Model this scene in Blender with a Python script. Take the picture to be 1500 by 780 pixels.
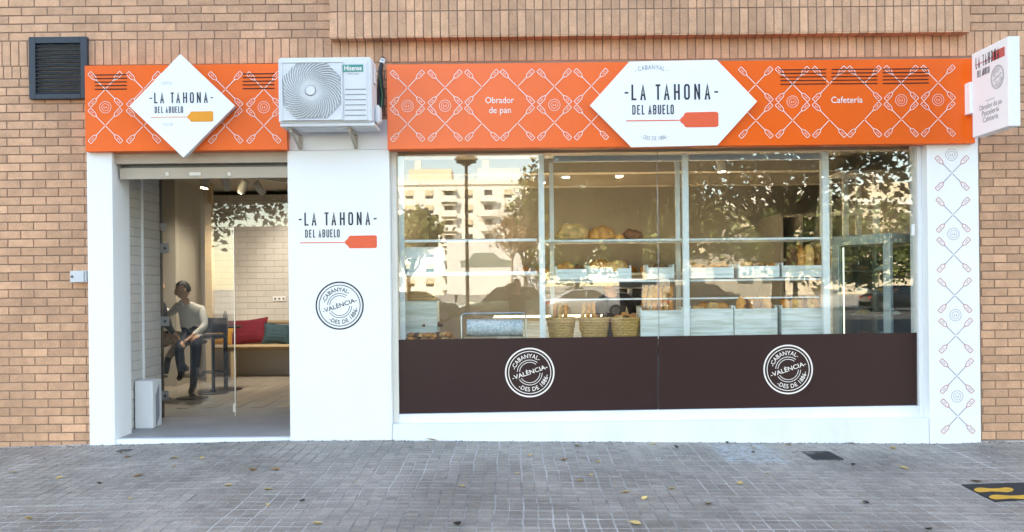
import bpy, bmesh, math, random
from mathutils import Vector, Matrix
for o in list(bpy.data.objects): bpy.data.objects.remove(o)
R = math.radians; PI = math.pi
rnd = random.Random(11)
# ---------------------------------------------------------------- camera
D, F, HZ, CXP, CAMZ, ROLL = 8.5, 1278.0, 418.0, 750.0, 1.485, R(0.6)
sc = bpy.context.scene
C = sc.collection
cam = bpy.data.cameras.new('camera'); camo = bpy.data.objects.new('camera', cam); C.objects.link(camo)
camo.location = (0, -D, CAMZ); camo.rotation_euler = (R(90), ROLL, 0)
cam.sensor_width = 36; cam.lens = F / 1500 * 36; cam.shift_y = (HZ - 390) / 1500
cam.clip_start = 0.02; cam.clip_end = 2000
sc.camera = camo
# ---------------------------------------------------------------- sky, sun, exposure
SUN = Vector((-0.50, 0.72, 0.80)).normalized()          # direction to the sun: behind the shop, the front lies in open shade
w = bpy.data.worlds.new('World'); sc.world = w; w.use_nodes = True
nt = w.node_tree; sky = nt.nodes.new('ShaderNodeTexSky'); sky.sky_type = 'NISHITA'; sky.sun_disc = False
sky.sun_elevation = math.asin(SUN.z); sky.sun_rotation = math.atan2(SUN.x, SUN.y)
sky.air_density = 1.0; sky.dust_density = 0.5; sky.ozone_density = 1.4; sky.altitude = 0
bg = nt.nodes['Background']; bg.inputs[1].default_value = 0.15
nt.links.new(sky.outputs[0], bg.inputs[0])
sl = bpy.data.lights.new('sun', 'SUN'); sl.energy = 4.3; sl.angle = R(0.5); sl.color = (1, .985, .96)
so = bpy.data.objects.new('sun', sl); C.objects.link(so); so.rotation_euler = SUN.to_track_quat('Z', 'Y').to_euler()
so.location = (0, 0, 60)
sc.view_settings.view_transform = 'Standard'; sc.view_settings.look = 'None'
sc.view_settings.gamma = 1; sc.view_settings.use_curve_mapping = False
sc.view_settings.exposure = 2.9
sc.view_settings.use_white_balance = True; sc.view_settings.white_balance_temperature = 8600; sc.view_settings.white_balance_tint = 10
sc.render.engine = 'CYCLES'
sc.cycles.use_denoising = True
sc.cycles.max_bounces = 7; sc.cycles.diffuse_bounces = 3; sc.cycles.glossy_bounces = 4
sc.cycles.transparent_max_bounces = 24; sc.cycles.transmission_bounces = 4
sc.cycles.caustics_reflective = False; sc.cycles.caustics_refractive = False
sc.cycles.sample_clamp_indirect = 6.0
# ---------------------------------------------------------------- picture point -> place
def P(px, py, Y):
    u, v = (px - CXP) / F, (HZ - py) / F; c, s = math.cos(ROLL), math.sin(ROLL); d = Y + D
    return Vector(((u*c + v*s)*d, Y, (-u*s + v*c)*d + CAMZ))
def Rc(px0, py0, px1, py1, Y):
    xm, ym = (px0+px1)/2, (py0+py1)/2
    return P(px0, ym, Y).x, P(px1, ym, Y).x, P(xm, py1, Y).z, P(xm, py0, Y).z
GLASS_Y = 0.08
def Mi(px, py, d):                                     # something seen mirrored in the shop window, d metres away along the mirrored ray
    p = P(px, py, d - D); return Vector((p.x, 2*GLASS_Y + D - d, p.z))
def hexc(h, g=1.0):
    h = h.lstrip('#'); out = []
    for i in (0, 2, 4):
        c = int(h[i:i+2], 16)/255
        out.append(g*(c/12.92 if c <= .04045 else ((c+.055)/1.055)**2.4))
    return tuple(out)
# ---------------------------------------------------------------- materials
MATS = {}
def mat(name, col, rough=.5, metal=0., var=0., vs=4., bump=0., bs=60., rv=0., spec=.5, fine=0., fs=150., emit=0., stretch=None, col2=None, coat=0.):
    m = bpy.data.materials.new(name); m.use_nodes = True; t = m.node_tree; N = t.nodes; L = t.links
    b = N['Principled BSDF']; b.inputs['Roughness'].default_value = rough; b.inputs['Metallic'].default_value = metal
    b.inputs['Specular IOR Level'].default_value = spec
    if coat: b.inputs['Coat Weight'].default_value = coat; b.inputs['Coat Roughness'].default_value = .05
    col = tuple(col) + (1,)
    b.inputs['Base Color'].default_value = col
    MATS[name] = m
    if emit:
        b.inputs['Emission Color'].default_value = col; b.inputs['Emission Strength'].default_value = emit
    if not (var or bump or rv or fine or col2): return m
    tc = N.new('ShaderNodeTexCoord'); oi = N.new('ShaderNodeObjectInfo')
    vec = tc.outputs['Object']
    if stretch:
        mp = N.new('ShaderNodeMapping'); mp.inputs['Scale'].default_value = stretch; L.new(vec, mp.inputs[0]); vec = mp.outputs[0]
    mul = N.new('ShaderNodeMath'); mul.operation = 'MULTIPLY'; mul.inputs[1].default_value = 37; L.new(oi.outputs['Random'], mul.inputs[0])
    def noise(scale, det=4):
        n = N.new('ShaderNodeTexNoise'); n.noise_dimensions = '4D'; n.inputs['Scale'].default_value = scale
        n.inputs['Detail'].default_value = det; L.new(vec, n.inputs['Vector']); L.new(mul.outputs[0], n.inputs['W']); return n.outputs[0]
    def ramp(src, lo, hi, a, b_):
        r = N.new('ShaderNodeMapRange'); r.inputs[1].default_value = lo; r.inputs[2].default_value = hi
        r.inputs[3].default_value = a; r.inputs[4].default_value = b_; L.new(src, r.inputs[0]); return r.outputs[0]
    cur = None
    if col2:
        mx = N.new('ShaderNodeMix'); mx.data_type = 'RGBA'; mx.inputs[6].default_value = col; mx.inputs[7].default_value = tuple(col2) + (1,)
        L.new(ramp(noise(vs), .42, .62, 0, 1), mx.inputs[0]); cur = mx.outputs[2]
    fac = None
    def mulf(x):
        nonlocal fac
        if fac is None: fac = x
        else:
            k = N.new('ShaderNodeMath'); k.operation = 'MULTIPLY'; L.new(fac, k.inputs[0]); L.new(x, k.inputs[1]); fac = k.outputs[0]
    if var: mulf(ramp(noise(vs), .3, .7, 1-var, 1+var))
    if fine: mulf(ramp(noise(fs, 2), .3, .7, 1-fine, 1+fine))
    if rv: mulf(ramp(oi.outputs['Random'], 0, 1, 1-rv, 1+rv))
    if fac is not None:
        vm = N.new('ShaderNodeVectorMath'); vm.operation = 'SCALE'; vm.inputs[0].default_value = col[:3]
        if cur is not None: L.new(cur, vm.inputs[0])
        L.new(fac, vm.inputs['Scale']); cur = vm.outputs[0]
    if cur is not None: L.new(cur, b.inputs['Base Color'])
    if bump:
        bp = N.new('ShaderNodeBump'); bp.inputs['Strength'].default_value = bump; bp.inputs['Distance'].default_value = .004
        L.new(noise(bs, 3), bp.inputs['Height']); L.new(bp.outputs[0], b.inputs['Normal'])
    return m
def glass(name, tint=(.93, .97, .95), f0=.055, spec_tint=(1, 1, 1)):
    m = bpy.data.materials.new(name); m.use_nodes = True; t = m.node_tree; N = t.nodes; L = t.links
    for n in list(N):
        if n.type != 'OUTPUT_MATERIAL': N.remove(n)
    out = [n for n in N if n.type == 'OUTPUT_MATERIAL'][0]
    tr = N.new('ShaderNodeBsdfTransparent'); tr.inputs[0].default_value = tint + (1,)
    gl = N.new('ShaderNodeBsdfGlossy'); gl.inputs['Roughness'].default_value = 0; gl.inputs[0].default_value = spec_tint + (1,)
    lw = N.new('ShaderNodeLayerWeight'); lw.inputs[0].default_value = .5
    pw = N.new('ShaderNodeMath'); pw.operation = 'POWER'; pw.inputs[1].default_value = 4; L.new(lw.outputs['Facing'], pw.inputs[0])
    mr = N.new('ShaderNodeMapRange'); mr.inputs[3].default_value = f0; mr.inputs[4].default_value = .9; L.new(pw.outputs[0], mr.inputs[0])
    mx = N.new('ShaderNodeMixShader'); L.new(mr.outputs[0], mx.inputs[0]); L.new(tr.outputs[0], mx.inputs[1]); L.new(gl.outputs[0], mx.inputs[2])
    L.new(mx.outputs[0], out.inputs[0]); MATS[name] = m; return m
# ---------------------------------------------------------------- mesh helpers
def tag(o, label=None, cat=None, group=None, kind=None):
    if label: o['label'] = label
    if cat: o['category'] = cat
    if group: o['group'] = group
    if kind: o['kind'] = kind
    return o
def thing(name, label, cat, loc=(0, 0, 0), group=None):
    o = bpy.data.objects.new(name, None); C.objects.link(o); o.location = loc; o.empty_display_size = .1
    return tag(o, label, cat, group)
def wmat(o):
    b = Matrix.Translation(o.location)
    return b if o.parent is None else wmat(o.parent) @ o.matrix_parent_inverse @ b
def put(name, me, parent=None):
    o = bpy.data.objects.new(name, me); C.objects.link(o)
    if parent is not None:
        o.parent = parent; o.matrix_parent_inverse = wmat(parent).inverted()
    return o
def dup(root, loc=None, rotz=None, label=None, par=None):
    r = root.copy(); C.objects.link(r)
    if par is not None: r.parent = par
    if loc is not None: r.location = loc
    if rotz is not None: r.rotation_euler = (0, 0, rotz)
    if label: r['label'] = label
    for ch in list(root.children): 
        if ch is not r: dup(ch, par=r)
    return r
class MB:
    def __init__(s): s.v = []; s.f = []; s.mi = []; s.cur = 0
    def add(s, vs, fs):
        n = len(s.v); s.v += [tuple(v) for v in vs]; s.f += [tuple(i+n for i in f) for f in fs]; s.mi += [s.cur]*len(fs); return s
    def box(s, x0, x1, y0, y1, z0, z1):
        return s.add([(x0,y0,z0),(x1,y0,z0),(x1,y1,z0),(x0,y1,z0),(x0,y0,z1),(x1,y0,z1),(x1,y1,z1),(x0,y1,z1)],
                     [(0,3,2,1),(4,5,6,7),(0,1,5,4),(1,2,6,5),(2,3,7,6),(3,0,4,7)])
    def obox(s, c, size, m=None):
        a, b, d = size[0]/2, size[1]/2, size[2]/2; m = m or Matrix.Identity(3); c = Vector(c)
        vs = [c + m @ Vector(p) for p in ((-a,-b,-d),(a,-b,-d),(a,b,-d),(-a,b,-d),(-a,-b,d),(a,-b,d),(a,b,d),(-a,b,d))]
        return s.add(vs, [(0,3,2,1),(4,5,6,7),(0,1,5,4),(1,2,6,5),(2,3,7,6),(3,0,4,7)])
    def prism(s, poly, y0, y1):                         # polygon in x,z drawn along y
        n = len(poly); vs = [(x, y0, z) for x, z in poly] + [(x, y1, z) for x, z in poly]
        fs = [tuple(range(n)), tuple(range(2*n-1, n-1, -1))] + [(i, i+n, (i+1) % n + n, (i+1) % n) for i in range(n)]
        return s.add(vs, fs)
    def tube(s, pts, r, n=8, cap=True):
        pts = [Vector(p) for p in pts]; k = len(pts); rs = r if isinstance(r, (list, tuple)) else [r]*k
        vs = []; up = None
        for i, p in enumerate(pts):
            t = (pts[min(i+1, k-1)] - pts[max(i-1, 0)]).normalized()
            if up is None: up = Vector((0, 0, 1)) if abs(t.z) < .9 else Vector((0, 1, 0))
            a = t.cross(up)
            if a.length < 1e-4: a = t.cross(Vector((1, 0, 0)))
            a.normalize(); b = a.cross(t).normalized(); up = b
            for j in range(n):
                q = 2*PI*j/n; vs.append(p + (a*math.cos(q) + b*math.sin(q))*rs[i])
        fs = [(i*n+j, i*n+(j+1) % n, (i+1)*n+(j+1) % n, (i+1)*n+j) for i in range(k-1) for j in range(n)]
        if cap: fs += [tuple(range(n-1, -1, -1)), tuple(range((k-1)*n, k*n))]
        return s.add(vs, fs)
    def cyl(s, p0, p1, r0, r1=None, n=14): return s.tube([p0, p1], [r0, r0 if r1 is None else r1], n)
    def lathe(s, prof, c=(0, 0, 0), n=20):
        k = len(prof); vs = [(c[0]+r*math.cos(2*PI*j/n), c[1]+r*math.sin(2*PI*j/n), c[2]+z) for r, z in prof for j in range(n)]
        fs = [(i*n+j, i*n+(j+1) % n, (i+1)*n+(j+1) % n, (i+1)*n+j) for i in range(k-1) for j in range(n)]
        return s.add(vs, fs + [tuple(range(n-1, -1, -1)), tuple(range((k-1)*n, k*n))])
    def ell(s, c, rad, nu=14, nv=9, fn=None, m=None):
        vs = []; fs = []; c = Vector(c); m = m or Matrix.Identity(3)
        for i in range(nv+1):
            th = PI*i/nv
            for j in range(nu):
                ph = 2*PI*j/nu; p = Vector((math.sin(th)*math.cos(ph), math.sin(th)*math.sin(ph), math.cos(th)))
                k = fn(p) if fn else 1.0
                vs.append(c + m @ Vector((p.x*rad[0]*k, p.y*rad[1]*k, p.z*rad[2]*k)))
        for i in range(nv):
            for j in range(nu): fs.append((i*nu+j, (i+1)*nu+j, (i+1)*nu+(j+1) % nu, i*nu+(j+1) % nu))
        return s.add(vs, fs)
    def mesh(s, name, ms, smooth=False, bevel=0., seg=1):
        me = bpy.data.meshes.new(name); me.from_pydata(s.v, [], s.f)
        for m in (ms if isinstance(ms, (list, tuple)) else [ms]): me.materials.append(MATS[m] if isinstance(m, str) else m)
        if any(s.mi): me.polygons.foreach_set('material_index', s.mi)
        if bevel:
            bm = bmesh.new(); bm.from_mesh(me)
            ed = [e for e in bm.edges if len(e.link_faces) == 2 and e.calc_face_angle(0) > .5]
            bmesh.ops.bevel(bm, geom=ed, offset=bevel, segments=seg, affect='EDGES', clamp_overlap=True)
            bm.to_mesh(me); bm.free()
        if smooth:
            me.polygons.foreach_set('use_smooth', [True]*len(me.polygons)); me.set_sharp_from_angle(angle=R(40))
        me.update(); return me
    def build(s, name, ms, parent=None, smooth=False, bevel=0., seg=1):
        return put(name, s.mesh(name, ms, smooth, bevel, seg), parent)
# ---- flat print: 2D polygons laid on a plane
class Flat:
    def __init__(s): s.v = []; s.f = []; s.k = 0
    def poly(s, pts, lift=True):
        n = len(s.v); s.v += [(p[0], p[1], s.k*.00012) for p in pts]; s.f.append(tuple(range(n, n+len(pts))))
        if lift: s.k = (s.k + 1) % 8
        return s
    def ribbon(s, pts, wd, closed=False):
        pts = [Vector((p[0], p[1])) for p in pts]; n = len(pts); base = len(s.v); h = wd/2
        for i in range(n):
            a = pts[i-1] if (closed or i > 0) else None; b = pts[(i+1) % n] if (closed or i < n-1) else None
            d1 = (pts[i]-a).normalized() if a is not None else (b-pts[i]).normalized()
            d2 = (b-pts[i]).normalized() if b is not None else d1
            n1 = Vector((-d1.y, d1.x)); n2 = Vector((-d2.y, d2.x)); m = n1+n2
            m = n1 if m.length < 1e-6 else m.normalized(); q = h/max(.45, m.dot(n1))
            for g in (1, -1): s.v.append((pts[i].x+m.x*q*g, pts[i].y+m.y*q*g, s.k*.00012))
        for i in range(n if closed else n-1):
            j = (i+1) % n; s.f.append((base+2*i, base+2*i+1, base+2*j+1, base+2*j))
        s.k = (s.k + 1) % 8; return s
    def circle(s, c, r, wd, a0=0, a1=360, n=48):
        full = abs(a1-a0) >= 360
        pts = [(c[0]+r*math.cos(R(a0+(a1-a0)*i/n)), c[1]+r*math.sin(R(a0+(a1-a0)*i/n))) for i in range(n if full else n+1)]
        return s.ribbon(pts, wd, full)
    def merge(s, vf, fn):
        n = len(s.v); s.v += [fn(v) + (s.k*.00012,) for v in vf[0]]; s.f += [tuple(i+n for i in f) for f in vf[1]]; return s
    def build(s, name, m, parent, org, ex=(1, 0, 0), ey=(0, 0, 1), nrm=(0, -1, 0)):
        org, ex, ey, nrm = Vector(org), Vector(ex), Vector(ey), Vector(nrm)
        me = bpy.data.meshes.new(name); me.from_pydata([org+ex*a+ey*b+nrm*c for a, b, c in s.v], [], s.f)
        me.materials.append(MATS[m]); me.update(); return put(name, me, parent)
_tc = {}
def text2d(body, bold=0., spacing=1.):
    key = (body, bold, spacing)
    if key in _tc: return _tc[key]
    cu = bpy.data.curves.new('t', 'FONT'); cu.body = body; cu.size = 1; cu.resolution_u = 3; cu.offset = bold; cu.space_character = spacing
    o = bpy.data.objects.new('t', cu); C.objects.link(o); dg = bpy.context.evaluated_depsgraph_get()
    me = bpy.data.meshes.new_from_object(o.evaluated_get(dg))
    vf = ([(v.co.x, v.co.y) for v in me.vertices], [tuple(p.vertices) for p in me.polygons])
    xs = [v[0] for v in vf[0]]; x0, x1 = min(xs), max(xs)
    vf = ([((x-x0), y) for x, y in vf[0]], vf[1], x1-x0)
    bpy.data.objects.remove(o); bpy.data.curves.remove(cu); bpy.data.meshes.remove(me); _tc[key] = vf; return vf
def flat_text(fl, body, cx, y, width=None, size=None, bold=.0, spacing=1., rot=0., hs=1., left=False):
    vf = text2d(body, bold, spacing); kx = width/vf[2] if width else size; ky = (size or kx)*hs
    c, s_ = math.cos(R(rot)), math.sin(R(rot))
    def fn(v):
        a, b = v[0]*kx - (0 if left else vf[2]*kx/2), v[1]*ky; return (cx + a*c - b*s_, y + a*s_ + b*c)
    fl.merge(vf, fn)
def arc_text(fl, body, c, r, a0, a1, size, bold=.0, inside=False):     # letters from angle a0 to a1 round c
    vf = text2d(body, bold, 1.05); W = vf[2]
    def fn(v):
        a = R(a0 + (a1-a0)*v[0]/W); rr = r - v[1]*size if inside else r + v[1]*size
        return (c[0]+rr*math.cos(a), c[1]+rr*math.sin(a))
    fl.merge(vf, fn)
GL = {'L': [[(0,1),(0,0),(1,0)]], 'A': [[(0,0),(.5,1),(1,0)],[(.2,.3),(.8,.3)]], 'T': [[(.5,-.06),(.5,.93)],[(-.1,1),(1.1,1)]],
      'H': [[(0,0),(0,1)],[(1,0),(1,1)],[(0.1,.5),(.9,.5)]], 'O': [[(0,.12),(0,.88),(.25,1),(.75,1),(1,.88),(1,.12),(.75,0),(.25,0)]],
      'N': [[(0,0),(0,1)],[(1,0),(1,1)],[(.12,.92),(.88,.08)]], 'D': [[(0,0),(0,1),(.65,1),(1,.85),(1,.15),(.65,0)]], 'E': [[(1,1),(0,1),(0,0),(1,0)],[(.1,.52),(.8,.52)]],
      'B': [[(0,0),(0,1),(.7,1),(1,.86),(1,.66),(.75,.53),(1,.40),(1,.14),(.7,0)],[(.1,.53),(.65,.53)]], 'U': [[(0,1),(0,.14),(.25,0),(.75,0),(1,.14),(1,1)]]}
CLOSED = {'O', 'D', 'B'}
def letters(fl, items, y, h, wd, t, k, ox, oy):          # items: (letter, x); k scales to metres
    for ch, x in items:
        for i, st in enumerate(GL[ch]):
            cl = ch in CLOSED and i == 0
            def zz(b, n, last): return (b*h if (n == 0 or n == last) and not cl and b in (0, 1) and ch not in 'E' else t/2 + b*(h-t))
            pts = [((ox + (x + t/2 + a*(wd-t))*k), oy + (y + (zz(b, n, len(st)-1) if ch in 'LAHNU' and not (ch == 'L' and n == 2) else t/2 + b*(h-t)))*k) for n, (a, b) in enumerate(st)]
            fl.ribbon(pts, t*k*(.8 if ch == 'N' and i == 2 else 1), closed=cl)
def logo(parent, ox, oz, k, Y, orange='print_orange', dark='print_black'):
    """word mark over a bread peel; k = metres per unit, the word is 117 units wide"""
    f = Flat()
    letters(f, list(zip('LATAHONA', (0, 12.7, 34.7, 47.4, 62.3, 77, 92, 107))), 0, 23, 8.6, 2.7, k, 0, 0)
    f.ribbon([(-10*k, 11*k), (-4.5*k, 11*k)], 2.4*k); f.ribbon([(121.5*k, 11*k), (127*k, 11*k)], 2.4*k)
    letters(f, list(zip('DELABUELO', (1, 8.2, 15, 24.5, 31.5, 38.5, 45.2, 51.6, 57))), -21, 14, 4.9, 1.7, k, 0, 0)
    f.build('lettering', dark, parent, (ox, Y, oz))
    g = Flat(); g.ribbon([(-8*k, -30*k), (72*k, -30*k)], 1.5*k)
    g.poly([(71*k, -31.5*k), (73*k, -34*k), (76*k, -36*k), (77.5*k, -39*k), (80*k, -40.5*k), (124*k, -40.5*k), (127*k, -38.5*k), (127*k, -20*k), (124*k, -18*k), (80*k, -18.5*k), (77.5*k, -20*k), (76*k, -23.5*k), (73*k, -26*k), (71*k, -28.5*k)])
    g.build('peel_emblem', orange, parent, (ox, Y, oz))
def stamp(parent, c, r, m, Y, org=None, ex=(1, 0, 0), ey=(0, 0, 1), nrm=(0, -1, 0)):
    f = Flat(); z = (0, 0)
    f.circle(z, .965*r, .06*r, n=64); f.circle(z, .845*r, .032*r, n=56)
    arc_text(f, '-CABANYAL-', z, .585*r, 168, 52, .235*r, .012)
    arc_text(f, '-DES DE 1886-', z, .755*r, 232, 352, .235*r, .012, inside=True)
    flat_text(f, '-VALÈNCIA-', .0, -.075*r, width=1.48*r, size=.25*r, bold=.012, rot=0)
    vs = f.v; n0 = len(vs) - len(text2d('-VALÈNCIA-', .012, 1.)[0])
    ca, sa = math.cos(R(18)), math.sin(R(18))
    for i in range(n0, len(vs)): a, b, k = vs[i]; vs[i] = (a*ca-b*sa, a*sa+b*ca, k)
    for q in (.50, .41):
        f.circle(z, q*r, .024*r, 52, 176, 24); f.circle(z, q*r, .024*r, 214, 358, 24)
    f.build('stamp_print', m, parent, org or (c.x, Y, c.z), ex, ey, nrm)
# ================================================================ MATERIALS
mat('brick', hexc('#d1a181'), .9, var=.12, vs=9, bump=.5, bs=260, rv=.15, fine=.28, fs=190)
mat('mortar', hexc('#957a69'), .95, var=.15, vs=6, bump=.3, bs=120)
mat('white_panel', hexc('#eceef0'), .38, var=.012, vs=1.2)
mat('cream_trim', hexc('#e6e0d6'), .5, var=.03, vs=3)
mat('plinth_white', hexc('#e7e9ec'), .5, var=.03, vs=2.5)
mat('orange', hexc('#fb6410'), .32, var=.02, vs=1.5, spec=.5)
mat('print_white', hexc('#f2e9e2'), .5)
mat('print_black', hexc('#1f2230'), .5)
mat('print_grey', hexc('#8a8d94'), .5)
mat('print_pale', hexc('#c3c5ca'), .5)
mat('print_mauve', hexc('#8b8392'), .5)
mat('print_red', hexc('#c8605c'), .5)
mat('print_orange', hexc('#f05f38'), .5)
mat('print_amber', hexc('#f39a22'), .5)
mat('slot_dark', hexc('#3a1a10'), .8)
mat('sign_white', hexc('#f1f2f4'), .35, var=.01, vs=2)
mat('sign_edge', hexc('#c9ccd2'), .4)
mat('brown_vinyl', hexc('#321919'), .42, var=.06, vs=2, spec=.35)
mat('navy_metal', hexc('#26323f'), .45, var=.08, vs=12)
mat('black_metal', hexc('#3d4145'), .5, var=.1, vs=20)
mat('ac_white', hexc('#d9dbde'), .45, var=.03, vs=6)
mat('ac_grille', hexc('#dddfe0'), .5)
mat('ac_dark', hexc('#bcbec0'), .7)
mat('teal_badge', hexc('#0c8f86'), .4)
mat('bracket_beige', hexc('#b9b0a2'), .5, var=.06, vs=20)
mat('black_rubber', hexc('#26262a'), .6, bump=.4, bs=90)
mat('green_cable', hexc('#3f7c4d'), .5)
mat('box_grey', hexc('#c9ccd0'), .5, var=.04, vs=20)
mat('shutter_beige', hexc('#b9ac9b'), .5, var=.05, vs=5)
mat('steel', hexc('#b9bcc0'), .3, 1.0)
mat('dark_steel', hexc('#55585c'), .35, .9)
mat('wall_tile', hexc('#d6d3d0'), .22, var=.03, vs=4, rv=.035)
mat('grout', hexc('#a9a5a0'), .9)
mat('entry_floor', hexc('#9c9a9c'), .5, var=.10, vs=3, bump=.1, bs=40)
mat('wood_floor', hexc('#a39b91'), .45, var=.14, vs=3, rv=.08, stretch=(1, .15, 1))
mat('ceiling_paint', hexc('#bdb4a6'), .8, var=.02)
mat('interior_paint', hexc('#b4aea4'), .8, var=.03, vs=2)
mat('warm_paint', hexc('#cfc5b6'), .8, var=.03, vs=2)
mat('white_wood', hexc('#f3f7f6'), .55, var=.05, vs=3, col2=hexc('#d3d4c9'), stretch=(1.2, 6, 14))
mat('white_metal', hexc('#f6f8f8'), .4)
mat('bench_wood', hexc('#c5ad8c'), .5, var=.1, vs=3, stretch=(.4, 8, 8))
mat('pale_wood', hexc('#d2a468'), .55, var=.12, vs=4, stretch=(.5, 8, 8))
mat('crust', hexc('#cf8a45'), .7, var=.45, vs=14, bump=.7, bs=70, rv=.18)
mat('crust_pale', hexc('#dca869'), .75, var=.42, vs=16, bump=.7, bs=70, rv=.14)
mat('crust_dark', hexc('#7a4a2a'), .75, var=.35, vs=18, bump=.8, bs=60, rv=.2)
mat('wicker', hexc('#d3a86a'), .7, var=.2, vs=40, bump=.5, bs=120)
mat('fridge_grey', hexc('#a9bcc0'), .35, .4, var=.04)
mat('fridge_dark', hexc('#2c3a3a'), .4)
mat('black_plastic', hexc('#1d1d20'), .4)
mat('red_cloth', hexc('#6d1a2c'), .9, var=.2, vs=14, bump=.6, bs=90)
mat('teal_cloth', hexc('#35505a'), .9, var=.2, vs=14, bump=.6, bs=90)
mat('yellow_cloth', hexc('#d49a2a'), .9, var=.2, vs=14, bump=.6, bs=90)
mat('paper_white', hexc('#eceef0'), .7)
mat('paper_pattern', hexc('#e3e8ec'), .7, col2=hexc('#b3c1cf'), vs=55)
mat('skin', hexc('#e6b597'), .55, var=.06, vs=12)
mat('hair', hexc('#0d0a09'), .6, var=.3, vs=60)
mat('shirt_white', hexc('#f0efec'), .8, var=.05, vs=9, bump=1.0, bs=15)
mat('jeans', hexc('#26344c'), .85, var=.25, vs=14, bump=1.0, bs=18)
mat('navy_cloth', hexc('#222b3d'), .85, var=.15, vs=14, bump=.4, bs=30)
mat('beige_cloth', hexc('#b09a7c'), .85, var=.1, vs=14, bump=.4, bs=30)
mat('black_cloth', hexc('#1d1e21'), .85, var=.15, vs=14, bump=.4, bs=30)
mat('green_cloth', hexc('#3a4238'), .85, var=.15, vs=14, bump=.4, bs=30)
mat('shoe', hexc('#2a2725'), .5)
mat('lamp_glow', (1, .86, .62), .5, emit=6)
mat('cabinet_light', (.85, 1, .95), .5, emit=.25)
mat('asphalt', (.055, .055, .058), .85, var=.2, vs=1.5, fine=.25, fs=90)
mat('plaza', hexc('#8b8780'), .9, var=.12, vs=.6)
mat('kerb_stone', hexc('#9b9994'), .85, var=.1, vs=6)
mat('road_paint', hexc('#d8d8d4'), .7, var=.1, vs=8)
mat('leaf_yellow', hexc('#cfb074'), .8, var=.2, vs=60, rv=.25)
mat('leaf_brown', hexc('#8d6b45'), .8, var=.2, vs=60, rv=.25)
mat('leaf_dark_dry', hexc('#3e3c38'), .8, var=.2, vs=60, rv=.2)
mat('mat_black', hexc('#26282c'), .8, var=.15, vs=30, bump=.3, bs=200)
mat('mat_yellow', hexc('#dba53a'), .7, var=.15, vs=25)
mat('iron', hexc('#4a4b4d'), .55, .6, var=.2, vs=30)
mat('bark', hexc('#5d5145'), .95, var=.3, vs=10, bump=.8, bs=25)
mat('bark_pale', hexc('#9c8d7b'), .95, var=.25, vs=10, bump=.8, bs=25)
mat('stucco_white', hexc('#e6e2da'), .9, var=.05, vs=.4)
mat('stucco_tan', hexc('#d3c6b0'), .9, var=.06, vs=.4)
mat('shutter_tan', hexc('#cdc0a4'), .7)
mat('window_dark', hexc('#2a3138'), .15)
mat('awning', hexc('#d7cdb9'), .9)
mat('roof_red', hexc('#b06a48'), .9)
mat('facade_grey', hexc('#9a9488'), .8, var=.08, vs=.6)
mat('car_silver', hexc('#b9bec2'), .3, .6, coat=.6)
mat('car_dark', hexc('#23262a'), .3, .3, coat=.6)
mat('car_green', hexc('#3d4a44'), .3, .3, coat=.6)
mat('car_white', hexc('#e3e4e4'), .35, 0, coat=.6)
mat('car_red', hexc('#8e2420'), .35, .1, coat=.6)
mat('car_glass', hexc('#1b2226'), .05)
mat('tyre', hexc('#1a1a1b'), .8)
mat('lens', hexc('#e5e8ea'), .1)
mat('tail_red', hexc('#a01d18'), .2)
mat('lamp_post', hexc('#3b4246'), .5, .3)
mat('billboard_white', hexc('#e6e8ea'), .5)
mat('billboard_grey', hexc('#7c8a86'), .6)
mat('phone_black', hexc('#111214'), .3)
glass('shop_glass', (.965, .99, .98), .068)
glass('door_glass', (.92, .93, .92), .055)
glass('cabinet_glass', (.90, .96, .94), .05)
def foliage(name, c1, c2, trans=.25):
    m = mat(name, c1, .6, rv=0); t = m.node_tree; N = t.nodes; L = t.links; b = N['Principled BSDF']
    g = N.new('ShaderNodeNewGeometry'); n = N.new('ShaderNodeTexNoise'); n.inputs['Scale'].default_value = 1.3; L.new(g.outputs['Position'], n.inputs['Vector'])
    wn = N.new('ShaderNodeMath'); wn.operation = 'ADD'; L.new(n.outputs[0], wn.inputs[0]); L.new(g.outputs['Random Per Island'], wn.inputs[1])
    mr = N.new('ShaderNodeMapRange'); mr.inputs[1].default_value = .45; mr.inputs[2].default_value = 1.35; L.new(wn.outputs[0], mr.inputs[0])
    mx = N.new('ShaderNodeMix'); mx.data_type = 'RGBA'; mx.inputs[6].default_value = tuple(c1)+(1,); mx.inputs[7].default_value = tuple(c2)+(1,); L.new(mr.outputs[0], mx.inputs[0])
    L.new(mx.outputs[2], b.inputs['Base Color'])
    tb = N.new('ShaderNodeBsdfTranslucent'); L.new(mx.outputs[2], tb.inputs[0]); ms = N.new('ShaderNodeMixShader'); ms.inputs[0].default_value = trans
    out = [q for q in N if q.type == 'OUTPUT_MATERIAL'][0]; L.new(b.outputs[0], ms.inputs[1]); L.new(tb.outputs[0], ms.inputs[2]); L.new(ms.outputs[0], out.inputs[0])
foliage('leaf_dark', (.028, .048, .016), (.075, .105, .030))
foliage('leaf_mid', (.06, .10, .025), (.19, .21, .07))
foliage('leaf_palm', (.05, .07, .03), (.16, .15, .07))
foliage('leaf_dry', (.20, .11, .05), (.36, .22, .10))
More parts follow.
